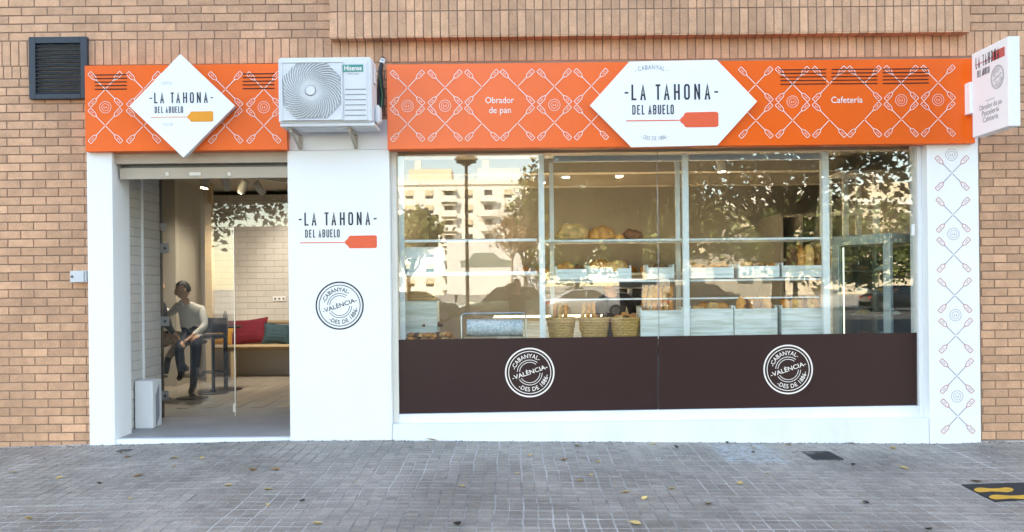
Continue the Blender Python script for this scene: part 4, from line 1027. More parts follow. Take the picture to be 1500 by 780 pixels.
for a, b_ in ((gx0+.001, gj-.003), (gj+.003, gx1-.001)): MB().box(a, b_, GLASS_Y, GLASS_Y+.010, z_a-.01 if a < 0 else z_b+.012, gt-.001).build('pane', 'shop_glass', t_)
MB().box(gj-.0028, gj+.0028, GLASS_Y-.001, GLASS_Y+.011, z_b, gt-.002).build('silicone_joint', 'print_grey', t_)
# brown film on the lower glass
for i, (a, b_) in enumerate(((583.5, 963.8), (965.2, 1343))):
    pa, pb = P(a, 498-(a-583)*.0135, .07), P(b_, 498-(b_-583)*.0135, .07); qa, qb = P(a, 606.5-(a-583)*.0165, .07), P(b_, 606.5-(b_-583)*.0165, .07)
    t_ = thing('window_film', ('dark brown film with white round stamp along the left lower window', 'dark brown film with white round stamp along the right lower window')[i], 'window film', ((pa.x+pb.x)/2, .07, qa.z), 'brown window films')
    m_ = MB().prism([(qa.x, qa.z), (qb.x, qb.z), (pb.x, pb.z), (pa.x, pa.z)], .0715, .0755); m_.build('film', 'brown_vinyl', t_)
    c = P(776, 546, .07) if i == 0 else P(1154.5, 541.5, .07); stamp(t_, c, 36.5/F*(D+.07), 'print_white', .0695)
p = P(1341, 337, .0); t_ = MB().box(p.x-.028, p.x+.004, .018, .0295, p.z-.055, p.z+.055).build('alarm_contact', 'white_panel', bevel=.004); tag(t_, 'small white alarm contact on the right window frame', 'sensor')

# ================================================================ BAKERY INTERIOR
tag(MB().box(-1.36, 6.5, .14, 9.1, -.06, FZ).build('bakery_floor', 'wood_floor'), kind='structure')
tag(MB().box(-1.36, 6.5, 5.6, 5.75, FZ, CZ).build('bakery_back_wall', 'interior_paint'), kind='structure')
tag(MB().box(5.0, 5.15, .302, 5.6, FZ, CZ).build('bakery_side_wall', 'interior_paint'), kind='structure')
# ceiling coffers: lowered beams
for i, (y0, y1) in enumerate(((1.0, 1.2), (2.7, 2.9), (4.2, 4.45))): tag(MB().box(-1.35, 4.99, y0, y1, 2.92, CZ-.002).build('ceiling_beam', 'ceiling_paint'), kind='structure')
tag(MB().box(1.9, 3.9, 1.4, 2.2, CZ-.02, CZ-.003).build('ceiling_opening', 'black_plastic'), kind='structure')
t_ = thing('ceiling_grille', 'slatted air grille in the dark ceiling opening', 'vent', (2.4, 1.7, 2.98))
MB().box(2.2, 2.65, 1.5, 1.9, 2.99, 3.07).build('case', 'fridge_dark', t_)
sm = MB().box(-.2, .2, -.008, .008, 0, .02).mesh('slat', 'print_grey')
for i in range(9): o = put('slat', sm, t_); o.location = (2.425, 1.53+i*.042, 2.968)
# window shelf rack
RY = .22
t_ = thing('display_rack', 'white metal display rack with shelves right behind the shop window', 'rack', (1.0, .4, FZ))
ztop, zsh, zmid, ztab = P(960, 231, RY).z, P(900, 350.5, RY).z, P(900, 411, .4).z, .90
for px0, px1 in ((584.5, 592), (789.5, 798), (1000.5, 1009.5), (1205.5, 1215.5)):
    a, b_ = P(px0, 360, RY).x, P(px1, 360, RY).x; MB().box(a, b_, RY, RY+.045, FZ, ztop+.04).build('post', 'white_metal', t_, bevel=.003)
for a, b_ in ((810, 1000), (1010, 1205)):
    x0, x1 = P(a, 231, .75).x, P(b_+5, 231, .75).x; MB().box(x0, x1, .75, .80, P(960, 236, .75).z, P(960, 227, .75).z).build('top_rail', 'white_metal', t_, bevel=.003)
for px in (805, 990, 1203):
    x = P(px, 300, .75).x; MB().box(x, x+.045, .752, .798, FZ, P(960, 237, .75).z).build('rear_post', 'white_metal', t_, bevel=.003)
XA, XB = P(592, 350, RY).x, P(1206, 350, RY).x; xc = P(794, 350, RY).x
MB().box(xc, XB, RY+.046, .74, zsh-.022, zsh).build('shelf', 'white_wood', t_, bevel=.003)
MB().box(xc, XB, .30, .748, zmid-.02, zmid).build('shelf', 'white_wood', t_, bevel=.003)
MB().box(xc, XB, .36, .745, P(900, 437, .4).z-.02, P(900, 437, .4).z-.006).build('shelf_rail', 'white_metal', t_, bevel=.003)
MB().box(XA, xc-.05, .30, .345, P(690, 404, .3).z, P(690, 400, .3).z+.01).build('rail', 'white_metal', t_, bevel=.003)
MB().box(XA, xc-.05, .26, .30, P(690, 355, .3).z, P(690, 351, .3).z).build('rail', 'white_metal', t_, bevel=.003)
t_ = thing('window_counter', 'long pale counter top behind the brown window film', 'counter', (1.2, .5, FZ))
MB().box(XA-.02, XB, .27, .745, ztab-.04, ztab).build('top', 'bench_wood', t_, bevel=.003)
MB().box(XA, XB-.02, .40, .72, FZ, ztab-.041).build('body', 'white_wood', t_)
# bins: open fronted boxes of white-washed boards
def bin_(label, px0, px1, py0, py1, Y, depth=.26, sy=1):
    a, b_, c_, d_ = Rc(px0, py0, px1, py1, Y)
    t_ = thing('bread_bin', label, 'bin', ((a+b_)/2, Y+depth/2, c_), 'white washed wooden bread bins')
    MB().box(a, b_, Y, Y+.016, c_+.001, d_).build('front_board', 'white_wood', t_, bevel=.002)
    for x in (a, b_-.014): MB().prism([(0, 0)]*0 or [(x, c_+.002), (x+.014, c_+.002), (x+.014, d_+.03), (x, d_+.03)], Y+.0165, Y+depth).build('side_board', 'white_wood', t_)
    MB().box(a+.0145, b_-.0145, Y+.0165, Y+depth, c_+.002, c_+.016).build('bottom_board', 'white_wood', t_)
    return a, b_, c_, d_
bins = [bin_('small white bread bin on the middle shelf, first from the left', 814, 861, 394.5, 410, .42), bin_('wide white bread bin on the middle shelf below the round loaf', 862, 925, 393.5, 410, .42),
        bin_('white bread bin on the middle shelf left of the window joint', 948, 988, 392, 408.5, .42), bin_('white bread bin on the middle shelf, second from the right', 1011, 1075, 392, 408, .42),
        bin_('white bread bin on the middle shelf beneath the standing loaves', 1146, 1208, 389, 406.5, .42), bin_('narrow white bread bin on the middle shelf right of the bright post', 1082, 1142, 390, 407, .42)]
low = [bin_('low white bin on the counter right of the three baskets', 938.5, 1001.5, 455, 497, .30, .30), bin_('low white bin on the counter, second of four', 1011, 1074.5, 452.5, 496, .30, .30),
       bin_('low white bin on the counter, third of four', 1076, 1139, 452.5, 496, .30, .30), bin_('low white bin on the counter next to the glass cabinet', 1145, 1209, 451.5, 495, .30, .30)]
# ---- bread
def loaf_me(nm, L_, W_, H_, m_, seed, cuts=3, pw=2.4):
    r_ = random.Random(seed); q = MB(); nu, nv = 22, 14; ph = [r_.uniform(0, 6.3) for _ in range(6)]
    vs = []
    for i in range(nu+1):
        t = -1+2*i/nu; e = max(0, 1-abs(t)**pw)**.5
        for j in range(nv):
            a = 2*PI*j/nv; y, z = math.cos(a), math.sin(a)
            k = 1+.05*math.sin(5*t+ph[0]+2*a)+.04*math.sin(9*t+3*a+ph[1])
            cut = 0
            if cuts and z > .35:
                g = math.sin((t*1.0+y*.25)*cuts*PI+ph[2]); cut = -.13*max(0, g-.72)/.28 + (.05 if .45 < g < .72 else 0)
            zz = z*(1+cut)
            if zz < -.35: zz = -.35-(abs(zz)-.35)*.15
            vs.append((t*L_/2, y*W_/2*e*k, (zz+.45)*H_/1.45*e*k + (1-e)*.2*H_))
    fs = [(i*nv+j, (i+1)*nv+j, (i+1)*nv+(j+1) % nv, i*nv+(j+1) % nv) for i in range(nu) for j in range(nv)]
    q.add(vs, fs); return q.mesh(nm, m_, smooth=True)
BAG = [loaf_me('baguette', .46, .065, .058, c_, 3+i, 4, 5) for i, c_ in enumerate(('crust', 'crust_pale', 'crust'))]
ROUND = [loaf_me('loaf', .27, .22, .13, c_, 30+i, 2, 2.2) for i, c_ in enumerate(('crust', 'crust_pale', 'crust_dark'))]
BAT = [loaf_me('loaf', .30, .115, .10, c_, 70+i, 3, 3) for i, c_ in enumerate(('crust_dark', 'crust', 'crust_pale'))]
BUN = [loaf_me('bun', .13, .085, .06, c_, 50+i, 2, 2.2) for i, c_ in enumerate(('crust', 'crust_pale', 'crust_dark', 'crust'))]
def bread(me, loc, rot=(0, 0, 0), label='', sc_=1., grp=None, cat='bread'):
    o = put(me.name.split('.')[0], me); o.location = loc; o.rotation_euler = rot; o.scale = (sc_,)*3; return tag(o, label, cat, grp)
z1 = zsh+.002
bread(ROUND[1], P(839, 349, .45).xy.to_3d()+Vector((0, 0, z1)), (0, 0, .2), 'long pale floury loaf at the left end of the upper shelf', 1.35)
o = bread(ROUND[0], P(881, 349, .45).xy.to_3d()+Vector((0, 0, z1)), (0, 0, -.1), 'big golden round loaf on the upper shelf', 1.1)
bread(BUN[0], P(908, 349, .42).xy.to_3d()+Vector((0, 0, z1)), (0, 0, .7), 'small brown roll beside the golden loaf on the upper shelf', 1.0)
bread(ROUND[2], P(926, 349, .46).xy.to_3d()+Vector((0, 0, z1)), (0, .1, .3), 'dark crusted loaf on the upper shelf', .85)
def fill(box, Y, n, mes, label, grp, sc_=1., up=.05):
    a, b_, c_, d_ = box
    for i in range(n):
        x = a+.06+(b_-a-.12)*(i+.5)/n; bread(rnd.choice(mes), (x, Y+rnd.uniform(.08, .17), d_-.06+rnd.uniform(0, up)), (rnd.gauss(0, .1), rnd.gauss(0, .12), rnd.uniform(-.5, .5)), label, sc_*rnd.uniform(.85, 1.1), grp)
fill(bins[0], .42, 2, [ROUND[2], ROUND[0]], 'dark loaf lying in the leftmost bin of the middle shelf', 'loaves in the leftmost shelf bin', .8)
fill(bins[1], .42, 2, [ROUND[0], ROUND[1]], 'brown loaf lying in the wide bin below the golden loaf', 'loaves in the wide shelf bin', .95)
fill(bins[2], .42, 1, [ROUND[2]], 'dark loaf in the shelf bin left of the window joint', None, .7)
fill(bins[3], .42, 3, BAT, 'loaf in the shelf bin right of the window joint', 'loaves in a shelf bin', .85)
fill(bins[5], .42, 3, BAT, 'loaf in the narrow shelf bin by the bright post', 'loaves in the narrow shelf bin', .85)
for i, px in enumerate((1152, 1164, 1177, 1190, 1202)):
    p = P(px, 389, .55); bread(BAT[i % 3], (p.x+.05, p.y, bins[4][3]+.07), (0, R(-84+rnd.uniform(-8, 8)), R(90)+rnd.uniform(-.3, .3)), 'crusty loaf standing upright in the right shelf bin', 1.0, 'upright loaves in the right shelf bin')
    bpy.context.view_layer.objects.active = None
for bi, (lo_, lab, g_) in enumerate(((low[0], 'baguette standing in the low bin right of the baskets', 'baguettes in the first low bin'), (low[2], 'loaf leaning in the third low bin', 'loaves in the third low bin'), (low[3], 'loaf leaning in the low bin next to the cabinet', 'loaves in the last low bin'))):
    n = (6, 7, 7)[bi]
    for i in range(n):
        x = lo_[0]+.05+(lo_[1]-lo_[0]-.1)*(i+.5)/n
        if bi == 0: bread(BAG[i % 3], (x, .45+rnd.uniform(-.05, .05), lo_[3]+.06), (rnd.gauss(0, .08), R(-86+rnd.uniform(-7, 7)), rnd.uniform(-.3, .3)), lab, .88, g_)
        else: bread(BAT[(i*2+1) % 3], (x, .44+rnd.uniform(-.05, .05), lo_[3]+.0), (rnd.gauss(0, .1), R(-78+rnd.uniform(-12, 12)), R(90)+rnd.uniform(-.5, .5)), lab, .85, g_)
fill(low[1], .30, 4, [ROUND[0], ROUND[1]], 'roll lying in the second low bin', 'rolls in the second low bin', .62)
# baskets
def basket(label, px, rpx, seed):
    c = P(px, 480, .42); r_ = rpx/F*(D+.42); zt = P(px, 466.5, .42).z; h = zt-ztab
    t_ = thing('wicker_basket', label, 'basket', (c.x, c.y, ztab), 'wicker baskets on the counter')
    mb = MB(); n = 26; rows = 9
    for k_ in range(rows):                                   # woven weavers: in and out round the stakes
        q = (k_+.5)/rows; rr = r_*(.70+.26*q); z = ztab+.004+h*q
        pts = [((rr+.004*(1 if (j+k_) % 2 else -1))*math.cos(2*PI*j/n)+c.x, (rr+.004*(1 if (j+k_) % 2 else -1))*math.sin(2*PI*j/n)+c.y, z) for j in range(n+1)]
        mb.tube(pts, h/rows*.56, 6, cap=False)
    mb.build('weave', 'wicker', t_, smooth=True)
    mb = MB()
    for j in range(n):
        a = 2*PI*j/n; mb.tube([(c.x+r_*.71*math.cos(a), c.y+r_*.71*math.sin(a), ztab+.002), (c.x+r_*.985*math.cos(a), c.y+r_*.985*math.sin(a), zt)], .006, 5)
    mb.build('stakes', 'wicker', t_)
    mb = MB(); mb.tube([(c.x+(r_)*math.cos(2*PI*j/32), c.y+(r_)*math.sin(2*PI*j/32), zt+.004*math.sin(j*2.5)) for j in range(33)], .011, 8, cap=False); mb.build('rim', 'wicker', t_, smooth=True)
    MB().lathe([(0, 0), (r_*.70, 0), (r_*.70, .01), (0, .01)], (c.x, c.y, ztab+.001), 20).build('bottom', 'wicker', t_)
    return c, r_, zt
for i, (px, rp, lab) in enumerate(((822, 20.5, 'left wicker basket full of dark baguettes in the window'), (870.5, 22, 'middle wicker basket with two upright baguettes in the window'), (916, 22, 'right wicker basket heaped with rolls in the window'))):
    c, r_, zt = basket(lab, px, rp, i)
    if i == 0:
        for k_ in range(6):
            a = 2*PI*k_/6+.3; bread(BAG[k_ % 3], (c.x+.06*math.cos(a), c.y+.06*math.sin(a), zt+.0), (rnd.gauss(0, .1), R(-78+rnd.uniform(-12, 12)), a*.3), 'baguette sticking out of the left wicker basket', .68, 'baguettes in the left basket')
    elif i == 1:
        for k_, dx in enumerate((-.05, -.015, .02)): bread(BAG[(k_+1) % 3], (c.x-.02+dx*1.6, c.y-.02*k_, zt+.01), (0, R(-82-6*k_), .1), 'baguette standing in the middle wicker basket', .70, 'baguettes in the middle basket')
    else:
        for k_ in range(8): a = 2*PI*k_/8; q = .075 if k_ < 7 else 0; bread(BUN[k_ % 4], (c.x+q*math.cos(a), c.y+q*math.sin(a), zt-.015+(.03 if k_ == 7 else 0)), (rnd.gauss(0, .2), rnd.gauss(0, .2), a), 'roll heaped in the right wicker basket', .8, 'rolls in the right basket')
# paper roll in a chrome stand
a, b_, c_, d_ = Rc(676, 459.5, 770, 492, .30)
t_ = thing('paper_roll_stand', 'chrome stand holding a roll of white patterned wrapping paper', 'paper stand', ((a+b_)/2, .36, ztab))
rp = .025; pts = [(a, .33, ztab), (a, .33, d_-rp), (a+rp*.4, .33, d_-rp*.35), (a+rp, .33, d_), (b_-rp, .33, d_), (b_-rp*.4, .33, d_-rp*.35), (b_, .33, d_-rp), (b_, .33, ztab)]
MB().tube(pts, .010, 8).build('frame', 'steel', t_, smooth=True)
MB().cyl((a+.05, .40, (ztab+d_)/2+.005), (b_-.025, .40, (ztab+d_)/2-.002), .088, n=28).build('paper_roll', 'paper_pattern', t_, smooth=True)
MB().box(a-.02, b_+.02, .30, .46, ztab+.001, ztab+.010).build('foot_plate', 'steel', t_)
MB().box(a+.02, b_-.02, .325, .345, ztab+.055, ztab+.063).build('cutter_bar', 'steel', t_)
# left end: crate, pastry tray, panel
a, b_, c_, d_ = Rc(597, 414, 636, 441, .60)
t_ = thing('slatted_crate', 'light wooden slatted crate on a stand at the left end of the window', 'crate', ((a+b_)/2, .7, c_))
nsl = 5; hh = (d_-c_)/nsl
for i in range(nsl): MB().box(a, b_, .60, .615, c_+i*hh+.004, c_+(i+1)*hh-.004).build('slat', 'pale_wood', t_, bevel=.002)
for x in (a, b_-.02): MB().box(x, x+.02, .616, .85, c_, d_).build('side_board', 'pale_wood', t_)
MB().box(a+.021, b_-.021, .616, .85, c_, c_+.015).build('bottom_board', 'pale_wood', t_)
MB().box(a-.03, b_+.03, .58, .87, ztab+.001, c_-.001).build('stand', 'white_wood', t_, bevel=.004)
a, b_, c_, d_ = Rc(592, 484, 668, 494, .34)
t_ = thing('pastry_tray', 'low dark tray of pastries at the lower left of the window', 'tray', ((a+b_)/2, .45, ztab)); MB().box(a, b_, .32, .56, ztab+.001, ztab+.02).build('plate', 'black_plastic', t_, bevel=.004); MB().tube([(a, .32, ztab+.03), (b_, .32, ztab+.03), (b_, .56, ztab+.03), (a, .56, ztab+.03), (a, .32, ztab+.03)], .008, 6).build('rim', 'dark_steel', t_)
for i in range(22): bread(BUN[i % 4], (a+.05+(b_-a-.1)*((i*.37) % 1), .36+.16*((i*.61) % 1), ztab+.022+(.04 if i > 11 else 0)), (rnd.gauss(0, .15), rnd.gauss(0, .15), rnd.uniform(0, 3)), 'small pastry heaped on the dark tray', .8, 'pastries on the dark tray')
a, b_, c_, d_ = Rc(591, 452, 648, 468, .55); sh_ = MB().box(a, b_, .56, .745, ztab+.14, ztab+.155).build('pastry_shelf', 'cabinet_glass'); tag(sh_, 'small glass shelf with pastries above the dark tray', 'shelf')
for i in range(10): bread(BUN[(i+1) % 4], (a+.05+(b_-a-.1)*i/9, .62+.05*((i*.61) % 1), ztab+.156), (0, 0, rnd.uniform(0, 3)), 'pastry on the small glass shelf', .85, 'pastries on the glass shelf')
# menu panel hung at the left end
a, b_, c_, d_ = Rc(592, 362, 651, 404, .34); t_ = thing('hanging_panel', 'frosted panel with pale top band hung at the left end of the window', 'panel', ((a+b_)/2, .35, c_))
MB().box(a, b_, .352, .36, c_, c_+(d_-c_)*.60).build('lower_sheet', 'fridge_grey', t_); MB().box(a, b_, .35, .362, c_+(d_-c_)*.605, d_).build('top_band', 'white_metal', t_)
# ---- refrigerated glass cabinet, corner towards the street
A = Vector((3.84, .36, 0)); fx = Vector((-.50, .866, 0)).normalized(); sx_ = Vector((.866, .50, 0)).normalized(); FW, FD, FH = .72, .70, P(1305, 341.5, .36).z
t_ = thing('glass_cabinet', 'tall grey glass fronted refrigerated cabinet at the right end of the window', 'cabinet', (A.x+.1, A.y+.5, FZ))
def cb(nm, m_, u0, u1, v0, v1, z0, z1, bev=.004):        # u along the door, v into the cabinet
    q = MB(); vs = [A+fx*u+sx_*v+Vector((0, 0, z)) for z in (z0, z1) for u, v in ((u0, v0), (u1, v0), (u1, v1), (u0, v1))]
    q.add(vs, [(0,3,2,1),(4,5,6,7),(0,1,5,4),(1,2,6,5),(2,3,7,6),(3,0,4,7)]); return q.build(nm, m_, t_, bevel=bev)
dz_ = .10
cb('top', 'fridge_grey', 0, FW, 0, FD, FH-.10, FH); cb('base', 'fridge_grey', 0, FW, 0, FD, FZ, FZ+.45)
for u in (0, FW-.085): cb('door_stile', 'fridge_grey', u, u+.085, 0, .05, FZ+.451, FH-.101)
for u, v in ((0, FD-.05), (FW-.05, FD-.05)): cb('corner_post', 'fridge_grey', u, u+.05, v, v+.05, FZ+.451, FH-.101)
cb('door_pane', 'cabinet_glass', .086, FW-.086, .015, .022, FZ+.452, FH-.102, 0); cb('side_pane', 'cabinet_glass', .004, .012, .052, FD-.052, FZ+.452, FH-.102, 0)
cb('back_panel', 'fridge_dark', FW-.012, FW-.004, .052, FD-.052, FZ+.452, FH-.102, 0); cb('rear_pane', 'fridge_dark', .052, FW-.052, FD-.02, FD-.012, FZ+.452, FH-.102, 0)
cb('light_strip', 'cabinet_light', FW-.10, FW-.088, .06, .08, FZ+.46, FH-.12)
for i in range(5):
    z = FZ+.62+i*.235; cb('shelf', 'steel', .05, FW-.05, .07, FD-.06, z, z+.008, 0)
    for k_ in range(3):
        c = A+fx*(.16+.18*k_)+sx_*(.25+.1*(k_ % 2)); o = MB().lathe([(0, 0), (.07, 0), (.085, .012), (.05, .045), (0, .05)], (c.x, c.y, z+.009), 14).build('cake', ('crust_dark', 'crust_pale', 'paper_white')[(i+k_) % 3], smooth=True)
        tag(o, 'small cake on shelf %s of the glass cabinet' % ('five', 'four', 'three', 'two', 'one')[i], 'cake', 'cakes in the cabinet, shelf %s' % ('five', 'four', 'three', 'two', 'one')[i])
# ---- rear of the bakery
t_ = thing('wall_shelving', 'tall white open shelving against the bakery side wall', 'shelving', (3.9, 2.4, FZ))
for px in (1236, 1281):
    x = P(px, 300, 2.2).x; MB().box(x, x+.06, 2.2, 2.26, FZ, P(1260, 250, 2.2).z).build('post', 'white_wood', t_); MB().box(x, x+.06, 2.75, 2.81, FZ, P(1260, 250, 2.2).z).build('post', 'white_wood', t_)
x0, x1 = P(1236, 300, 2.2).x, P(1281, 300, 2.2).x+.06
for py in (250, 307, 360, 420): z = P(1260, py, 2.2).z; MB().box(x0+.001, x1-.001, 2.205, 2.805, z-.03, z-.001).build('shelf', 'white_wood', t_)
t_ = thing('wall_cabinet', 'white wall shelving at the back right of the bakery', 'shelving', (3.2, 4.6, FZ))
x0, x1 = P(1142, 300, 4.4).x, P(1200, 300, 4.4).x
for x in (x0, (x0+x1)/2, x1): MB().box(x, x+.05, 4.4, 5.5, FZ, 2.5).build('upright', 'interior_paint', t_)
for z in (.8, 1.3, 1.8, 2.45): MB().box(x0+.051, x1-.001, 4.42, 5.48, z, z+.04).build('shelf', 'interior_paint', t_)
t_ = thing('service_counter', 'service counter with pale wooden top in the depth of the bakery', 'counter', (2.2, 3.1, FZ))
MB().box(-.2, 3.6, 2.75, 3.4, FZ, 1.02).build('body', 'white_wood', t_, bevel=.005); MB().box(-.25, 3.65, 2.70, 3.45, 1.021, 1.07).build('top', 'bench_wood', t_, bevel=.005)
t_ = thing('coffee_machine', 'dark coffee machine on the service counter', 'coffee machine', (1.7, 3.1, 1.07))
MB().box(1.35, 2.05, 2.90, 3.38, 1.13, 1.20).build('drip_tray', 'steel', t_, bevel=.01); MB().box(1.35, 2.05, 3.15, 3.38, 1.201, 1.42).build('body', 'black_plastic', t_, bevel=.015); MB().box(1.33, 2.07, 2.88, 3.40, 1.421, 1.55).build('head', 'dark_steel', t_, bevel=.02)
for x in (1.4, 2.0): MB().cyl((x, 3.0, 1.0701), (x, 3.0, 1.13), .02).build('foot', 'black_plastic', t_)
for x in (1.55, 1.85): MB().cyl((x, 2.98, 1.36), (x, 2.98, 1.42), .035).build('group_head', 'steel', t_); MB().tube([(x, 2.97, 1.37), (x, 2.78, 1.35)], .014, 8).build('handle', 'black_plastic', t_)
t_ = thing('back_shelf', 'long white shelf board on the bakery back wall with loaves', 'shelf', (2, 5.4, 1.6))
MB().box(.0, 2.7, 5.25, 5.59, 1.62, 1.66).build('board', 'white_wood', t_)
for x in (.3, 1.3, 2.3): MB().box(x, x+.03, 5.30, 5.59, 1.50, 1.619).build('bracket', 'steel', t_)
for i in range(9): bread(ROUND[i % 3], (.2+i*.28, 5.42, 1.662), (0, 0, rnd.uniform(-.5, .5)), 'loaf on the long shelf of the bakery back wall', .9, 'loaves on the back shelf')
# person behind the counter rack
def bt(px, py, dy=0.): return P(px, py, 1.7+dy)
human('person', 'shop worker in black bending over behind the wicker baskets', {
    'pelvis': bt(893, 492, .35), 'chest': bt(902, 440, .02), 'head': bt(890, 421, -.18),
    'shoulderL': bt(921, 436, .0), 'elbowL': bt(929, 463, -.12), 'wristL': bt(921, 482, -.30), 'shoulderR': bt(882, 438, .04), 'elbowR': bt(872, 465, -.12), 'wristR': bt(880, 484, -.30),
    'hipL': bt(902, 497, .35), 'kneeL': bt(902, 550, .30), 'ankleL': (bt(902, 550).x, 2.1, FZ+.10), 'toeL': (bt(902, 550).x, 1.92, FZ+.045),
    'hipR': bt(884, 497, .35), 'kneeR': bt(884, 550, .30), 'ankleR': (bt(884, 550).x, 2.1, FZ+.10), 'toeR': (bt(884, 550).x, 1.92, FZ+.045)},
    ('skin', 'black_cloth', 'black_cloth', 'shoe', 0), R(-15), tilt=R(25))
# bakery spots
for px, py, Y, aim, lab in ((830, 258, 3.0, (.6, 2.9, .9), 'left white cylinder spotlight above the golden loaf'), (906.5, 258, 3.0, (1.5, 2.7, .9), 'right white cylinder spotlight above the golden loaf, lit'),
                           (795, 284, 3.6, (.2, 3.4, .9), 'spotlight just behind the second rack post'), (1056, 255, 2.6, (2.9, 2.6, .9), 'tilted spotlight below the dark ceiling opening')):
    p = P(px, py, Y); spot(lab, (p.x, p.y, CZ-.001), aim, 130, True, grp='bakery spotlights', ln=.16, cone=85)
# ================================================================ ON THE PAVING
def leaf_me(seed, m_):
    r_ = random.Random(seed); q = MB(); n = 7; L_ = r_.uniform(.05, .085); w_ = L_*r_.uniform(.22, .34); cu = r_.uniform(.006, .018)
    vs = []
    for i in range(n+1):
        t = i/n; h = w_*math.sin(PI*t**.8)+.0006
        for s_ in (-1, 0, 1): vs.append((L_*(t-.5), s_*h, .003+cu*(s_*s_)*math.sin(PI*t)+cu*.8*(t-.4)**2*3))
    q.add(vs, [(3*i+k, 3*i+3+k, 3*i+4+k, 3*i+1+k) for i in range(n) for k in (0, 1)]); q.tube([(L_*.5, 0, .006), (L_*.72, .004, .009)], .0009, 4)
    return q.mesh('fallen_leaf', m_, smooth=True)
LV = [leaf_me(k, ('leaf_yellow', 'leaf_yellow', 'leaf_brown', 'leaf_dark_dry')[k % 4]) for k in range(12)]
known = [(19, 693, 0), (87, 701.5, 0), (255, 685, 1), (255, 672, 0), (203, 698, 2), (190, 731.5, 0), (42, 761.5, 1), (296, 673, 1), (370, 690, 2), (403, 688.5, 2), (335, 712, 0), (393, 718, 1), (465, 768, 0), (391, 741, 1),
         (633, 645.5, 2), (677, 713.5, 0), (758, 695, 1), (776, 668.5, 0), (827, 675, 2), (866, 697.5, 1), (850, 705.5, 0), (876, 678, 1), (984, 717, 0), (957, 651.5, 0), (1038, 739.5, 2), (930, 768.5, 0), (1124, 695.5, 0), (1084, 710, 1), (1155, 652, 2),
         (1247, 650, 2), (1250, 682, 3), (1324, 687, 0), (1308, 658, 1), (1352, 646, 2), (1431, 706, 2), (1312, 647, 2), (1103, 658, 0), (990, 656, 3), (145, 709.5, 3), (443, 735, 3), (1065, 650, 3), (177, 664, 2), (670, 770, 3), (1268, 738, 3), (1360, 777, 3), (1104, 664, 3), (845, 654, 0), (917, 722, 0), (944, 731, 1), (521, 706, 0), (187, 670, 2)]
LAB = {0: 'dry pale yellow leaf lying on the grey paving', 1: 'dry pale yellow leaf lying on the grey paving', 2: 'curled brown leaf lying on the grey paving', 3: 'dark shrivelled leaf lying on the grey paving'}
for px, py, kind in known:
    p = G(px, py); o = put('fallen_leaf', LV[kind+4*rnd.randrange(3)]); o.location = p+Vector((0, 0, .001)); o.rotation_euler = (rnd.gauss(0, .12), rnd.gauss(0, .12), rnd.uniform(0, 6.3)); s_ = rnd.uniform(.8, 1.25); o.scale = (s_, s_, s_)
    wh = 'by the left brick wall' if px < 130 else 'before the doorway' if px < 425 else 'before the wide white pillar' if px < 575 else 'before the left brown film' if px < 964 else 'before the right brown film' if px < 1345 else 'before the right column'
    ds = 'close to the facade' if py < 666 else 'midway out' if py < 712 else 'near the picture foot'
    tag(o, LAB[kind].replace('lying on the grey paving', '%s, %s' % (wh, ds)), 'leaf', ('pale yellow fallen leaves', 'pale yellow fallen leaves', 'brown fallen leaves', 'dark fallen leaves')[kind])
# windblown grit along the foot of the facade
gr = MB(); r_ = random.Random(9)
for _ in range(520):
    x = r_.uniform(-5.2, 5.2); y = -.085-abs(r_.gauss(0, .035)) if r_.random() < .8 else -.1-abs(r_.gauss(0, .5))
    if lpx1+.02 < x < cpx0: y -= .0
    s_ = r_.uniform(.004, .014); a = r_.uniform(0, 6.3); z = gz(x, y)+.001; u, v = Vector((math.cos(a), math.sin(a), 0))*s_, Vector((-math.sin(a), math.cos(a), 0))*s_*r_.uniform(.3, .8); c = Vector((x, y, z))
    gr.add([c-u, c-v, c+u, c+v, c+Vector((0, 0, s_*.5))], [(0, 1, 4), (1, 2, 4), (2, 3, 4), (3, 0, 4)])
tag(gr.build('grit', 'leaf_dark_dry'), 'dark windblown grit along the foot of the shop front', 'grit', kind='stuff')
# iron drain
q = [G(1176, 662), G(1213, 662), G(1233, 674), G(1194, 674)]
x0, x1, y0, y1 = (q[0].x+q[3].x)/2, (q[1].x+q[2].x)/2, (q[2].y+q[3].y)/2, (q[0].y+q[1].y)/2; z = gz((x0+x1)/2, (y0+y1)/2)
t_ = thing('drain_grate', 'small iron drain grate set in the paving under the long window', 'drain', ((x0+x1)/2, (y0+y1)/2, z))
MB().box(x0, x1, y0, y1, z-.01, z+.0022).build('pit', 'black_plastic', t_)
m_ = MB()
for a, b_, c_, d_ in ((x0-.012, x1+.012, y0-.012, y0), (x0-.012, x1+.012, y1, y1+.012), (x0-.012, x0, y0, y1), (x1, x1+.012, y0, y1)): m_.box(a, b_, c_, d_, z-.01, z+.006)
m_.build('frame', 'iron', t_)
nb = 13; sm = MB().box(-.0042, .0042, y0-(y0+y1)/2, y1-(y0+y1)/2, 0, .006).mesh('bar', 'iron')
for i in range(nb): o = put('bar', sm, t_); o.location = (x0+(x1-x0)*(i+.5)/nb, (y0+y1)/2, z)
# small dark access cover at left
q = [G(176, 658), G(194, 658), G(190, 662.5), G(171, 662.5)]; c = sum(q, Vector())/4
o = MB().box(c.x-.06, c.x+.06, c.y-.05, c.y+.05, c.z-.01, c.z+.004).build('access_cover', 'iron', bevel=.002); tag(o, 'small dark square access cover in the paving by the left pillar', 'cover')
